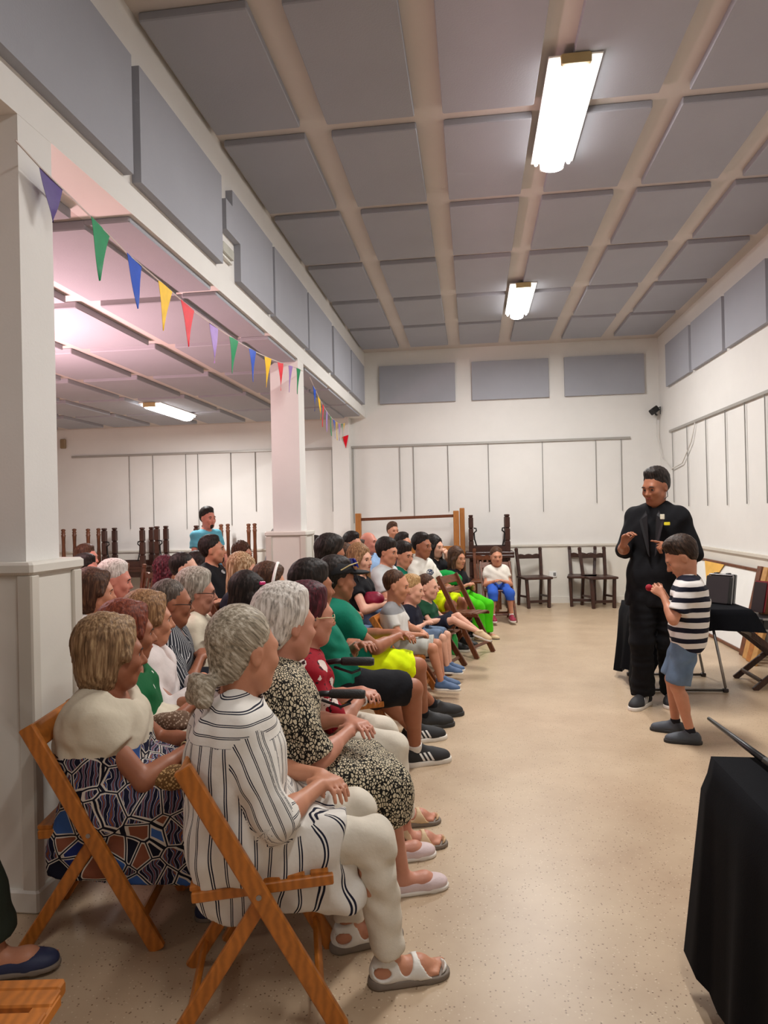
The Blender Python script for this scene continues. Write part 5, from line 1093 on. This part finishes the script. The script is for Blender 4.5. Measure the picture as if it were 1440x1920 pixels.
# ------------------------------------------------------------------ magician, boy, edge visitor
def jacket(c):
    z = c['zp']; cut = [((0, 0, z-.15), (0, 0, -1.))]
    return [(rc((0, -.095, z+.08), (0, .095, z+.08), .12, None, cut), .06, 'u'), (rc((.0, -.108, z-.13), (.0, .108, z-.13), .128, None, cut), .09, 'u'), (rc((.16, 0, z-.02), (.17, 0, z-.3), .012, .05), .02, 's'), (half((0, 0, z-.15), (0, 0, -1)), 0, 'i')]
mg = person('magician in a black suit with rolled sleeves, standing with raised hands', 1229, 914, 5.25, -118, (SUIT, 1.22), ('wide', SUIT, .97), ('short', 'black'), 'dark', ('sneaker', M_adi, 'white'), s=1.0, w=.98, fat=-.012, hy=-22, hp=14, lean=.0, vox=.007, stand='jacket', loose=.012, toe=8, neck='crew', extra_top=jacket,
            hands={'R': (W(1168, 1024, 5.02), (-.2, -.35, -1), (V3(.12, .28, .95), (.3, 1, 0), {'curl': 1.0})), 'L': (W(1264, 1026, 5.0), (-.3, .45, -1), (V3(.42, -.88, .25), (-.4, 0, -1), {'point': True}))}, feet={'R': (1.22, 5.24), 'L': (1.44, 5.32)})
M_pin1 = plain('pin_white', lin(225, 222, 200), .3); M_pin2 = plain('pin_yellow', lin(240, 225, 60), .3)
for (z_, y_, x_, mt, wd, h_) in ((1.385, .075, .132, M_pin1, .03, .036), (1.335, .105, .130, M_pin2, .04, .022)):
    o = MB().box(-.006, .006, -wd/2, wd/2, -h_/2, h_/2, .003).build('lapel_pin', mt, mg['root']); o.location = (x_, y_, z_)
M_lapel = plain('lapel_satin', (.009, .009, .012, 1), .45)
for q in (1, -1):
    MB().add([(.108, q*.045, 1.43), (.128, q*.085, 1.36), (.136, q*.03, 1.12), (.138, q*.018, 1.10), (.122, q*.03, 1.40), (.112, q*.045, 1.428), (.132, q*.085, 1.358), (.140, q*.03, 1.118), (.142, q*.018, 1.098), (.126, q*.03, 1.398)], [(0, 1, 2, 3, 4), (9, 8, 7, 6, 5), (0, 5, 6, 1), (1, 6, 7, 2), (2, 7, 8, 3), (3, 8, 9, 4), (4, 9, 5, 0)]).build('lapel', M_lapel, mg['root'])
mg['hput']('headset_wire', MB().tube([(-.01, .085, -.03), (.0, .088, -.07), (.03, .075, -.085)], .0025, 6).mesh('headset_wire', M_black))
by = person('standing boy in navy and white striped tee and denim shorts, back turned', 1277, 1046, 4.5, 163, (M_boy, .72), ('shorts', BLSHORT, .92), ('short', 'dkbrown'), 'tan', ('sneaker', 'grey', 'black'), s=.735, hs=.93, hy=8, hp=32, lean=.03, vox=.007, stand=True, loose=.018, socks=SOCKB, toe=6, w=1.08,
            hands={'L': (W(1243, 1116, 4.42), (-.5, .7, -1), (V3(.75, -.25, .55), (.2, -1, 0), {'curl': .9})), 'R': (W(1243, 1110, 4.62), (-.5, -.7, -1), (V3(.75, .25, .5), (.2, 1, 0), {'curl': .9}))}, feet={'L': (1.30, 4.40), 'R': (1.265, 4.60)})
b = MB(); c_ = at(1217, 1102, 4.5); b.tube([(0, 0, -.022*math.cos(a)) for a in [k*math.pi/10 for k in range(11)]], [max(.001, .022*math.sin(k*math.pi/10)) for k in range(11)], 14)
o = b.build('foam_ball', plain('red_foam', lin(150, 10, 34), .8), None, True); o.location = c_; tag(o, 'small red foam ball held up in the striped boy\'s hands', 'ball')
person('visitor at the left picture edge in olive trousers and a navy espadrille', -150, 905, 2.02, 20, (OLIVE, .6), ('wide', OLIVE, .90), ('short', 'brown'), 'tan', ('flat', 'navy', 'grey'), s=.95, lean=0, vox=.012, stand=True, hands='side', feet={'R': (-1.535, 2.0), 'L': (-1.9, 2.0)})

# ------------------------------------------------------------------ things on laps and at the feet
bracelet(PEOPLE[5], -1, .88, M_gold, .006); bracelet(PEOPLE[5], -1, .95, M_black, .009); bracelet(PEOPLE[5], 1, .9, M_white, .012, name='watch_strap')
bracelet(p4, -1, .8, M_gold, .012, .036, 'wristband'); bracelet(p3, -1, .93, M_white, .009); bracelet(PEOPLE[7], -1, .95, M_black, .012, name='watch_strap')
def lump(name, lab, cat, c, rx, mat, parts=(), rz=0., strap=None):
    t = empty(name, c, rz); tag(t, lab, cat); v, Q = sdf_mesh([(el((0, 0, 0), rx), 0, 'u')], .01, wrinkle(.006, len(lab), 60), .01); np_obj('bag_body', v, Q, mat, t)
    if strap: MB().tube(strap, .006, 7).build('strap', M_black, t, True)
    return t
def weave(t, v): w1 = t.vor(v, 110); return t.mix(t.math('LESS_THAN', w1, .4), lin(120, 88, 52), lin(206, 172, 118))
M_straw = pattern('straw', weave); 
pp = PEOPLE[5]; M_ = Matrix.Translation((pp['pxy'][0], pp['pxy'][1], 0)) @ Matrix.Rotation(R(pp['face']), 4, 'Z')
lump('straw_bag', 'woven straw clutch on the lap of the woman with the beige top', 'bag', Vector(at(338, 1455, 2.30)), (.10, .06, .045), M_straw, rz=R(20))
pp = PEOPLE[6]; M_ = Matrix.Translation((pp['pxy'][0], pp['pxy'][1], 0)) @ Matrix.Rotation(R(pp['face']), 4, 'Z')
lump('folded_cardigan', 'folded beige knitted cardigan held by the woman in green and white', 'cardigan', Vector(at(322, 1352, 2.74)), (.085, .05, .045), pattern('beige_knit', lambda t, v: t.mix(t.math('LESS_THAN', t.vor(v, 90), .35), lin(120, 96, 78), lin(196, 176, 156))))
lump('red_bag', 'crimson handbag on the lap of the blonde woman in black', 'bag', Vector(at(700, 1124, 6.1)), (.10, .06, .075), plain('crimson', lin(130, 14, 48), .4), strap=[(-.1, 0, .07), (-.14, -.05, .22), (-.2, -.05, .34)])
lump('green_bag', 'bright green cloth bag lying on the lap of the girl in lime trousers', 'bag', Vector(at(836, 1084, 7.75)), (.20, .09, .09), cloth('bag_green', lin(10, 140, 60)), rz=R(-30))
t = empty('water_bottle', tuple(at(851, 1140, 7.0)[:2])+(0,)); tag(t, 'green plastic bottle standing under the front chairs', 'bottle')
MB().lathe([(.03, 0), (.035, .02), (.035, .16), (.02, .2), (.014, .21)], n=14).build('bottle_body', plain('bottle_green', lin(60, 190, 90), .15), t, True); MB().lathe([(.016, .21), (.016, .235), (.012, .24)], n=12).build('cap', M_white, t)
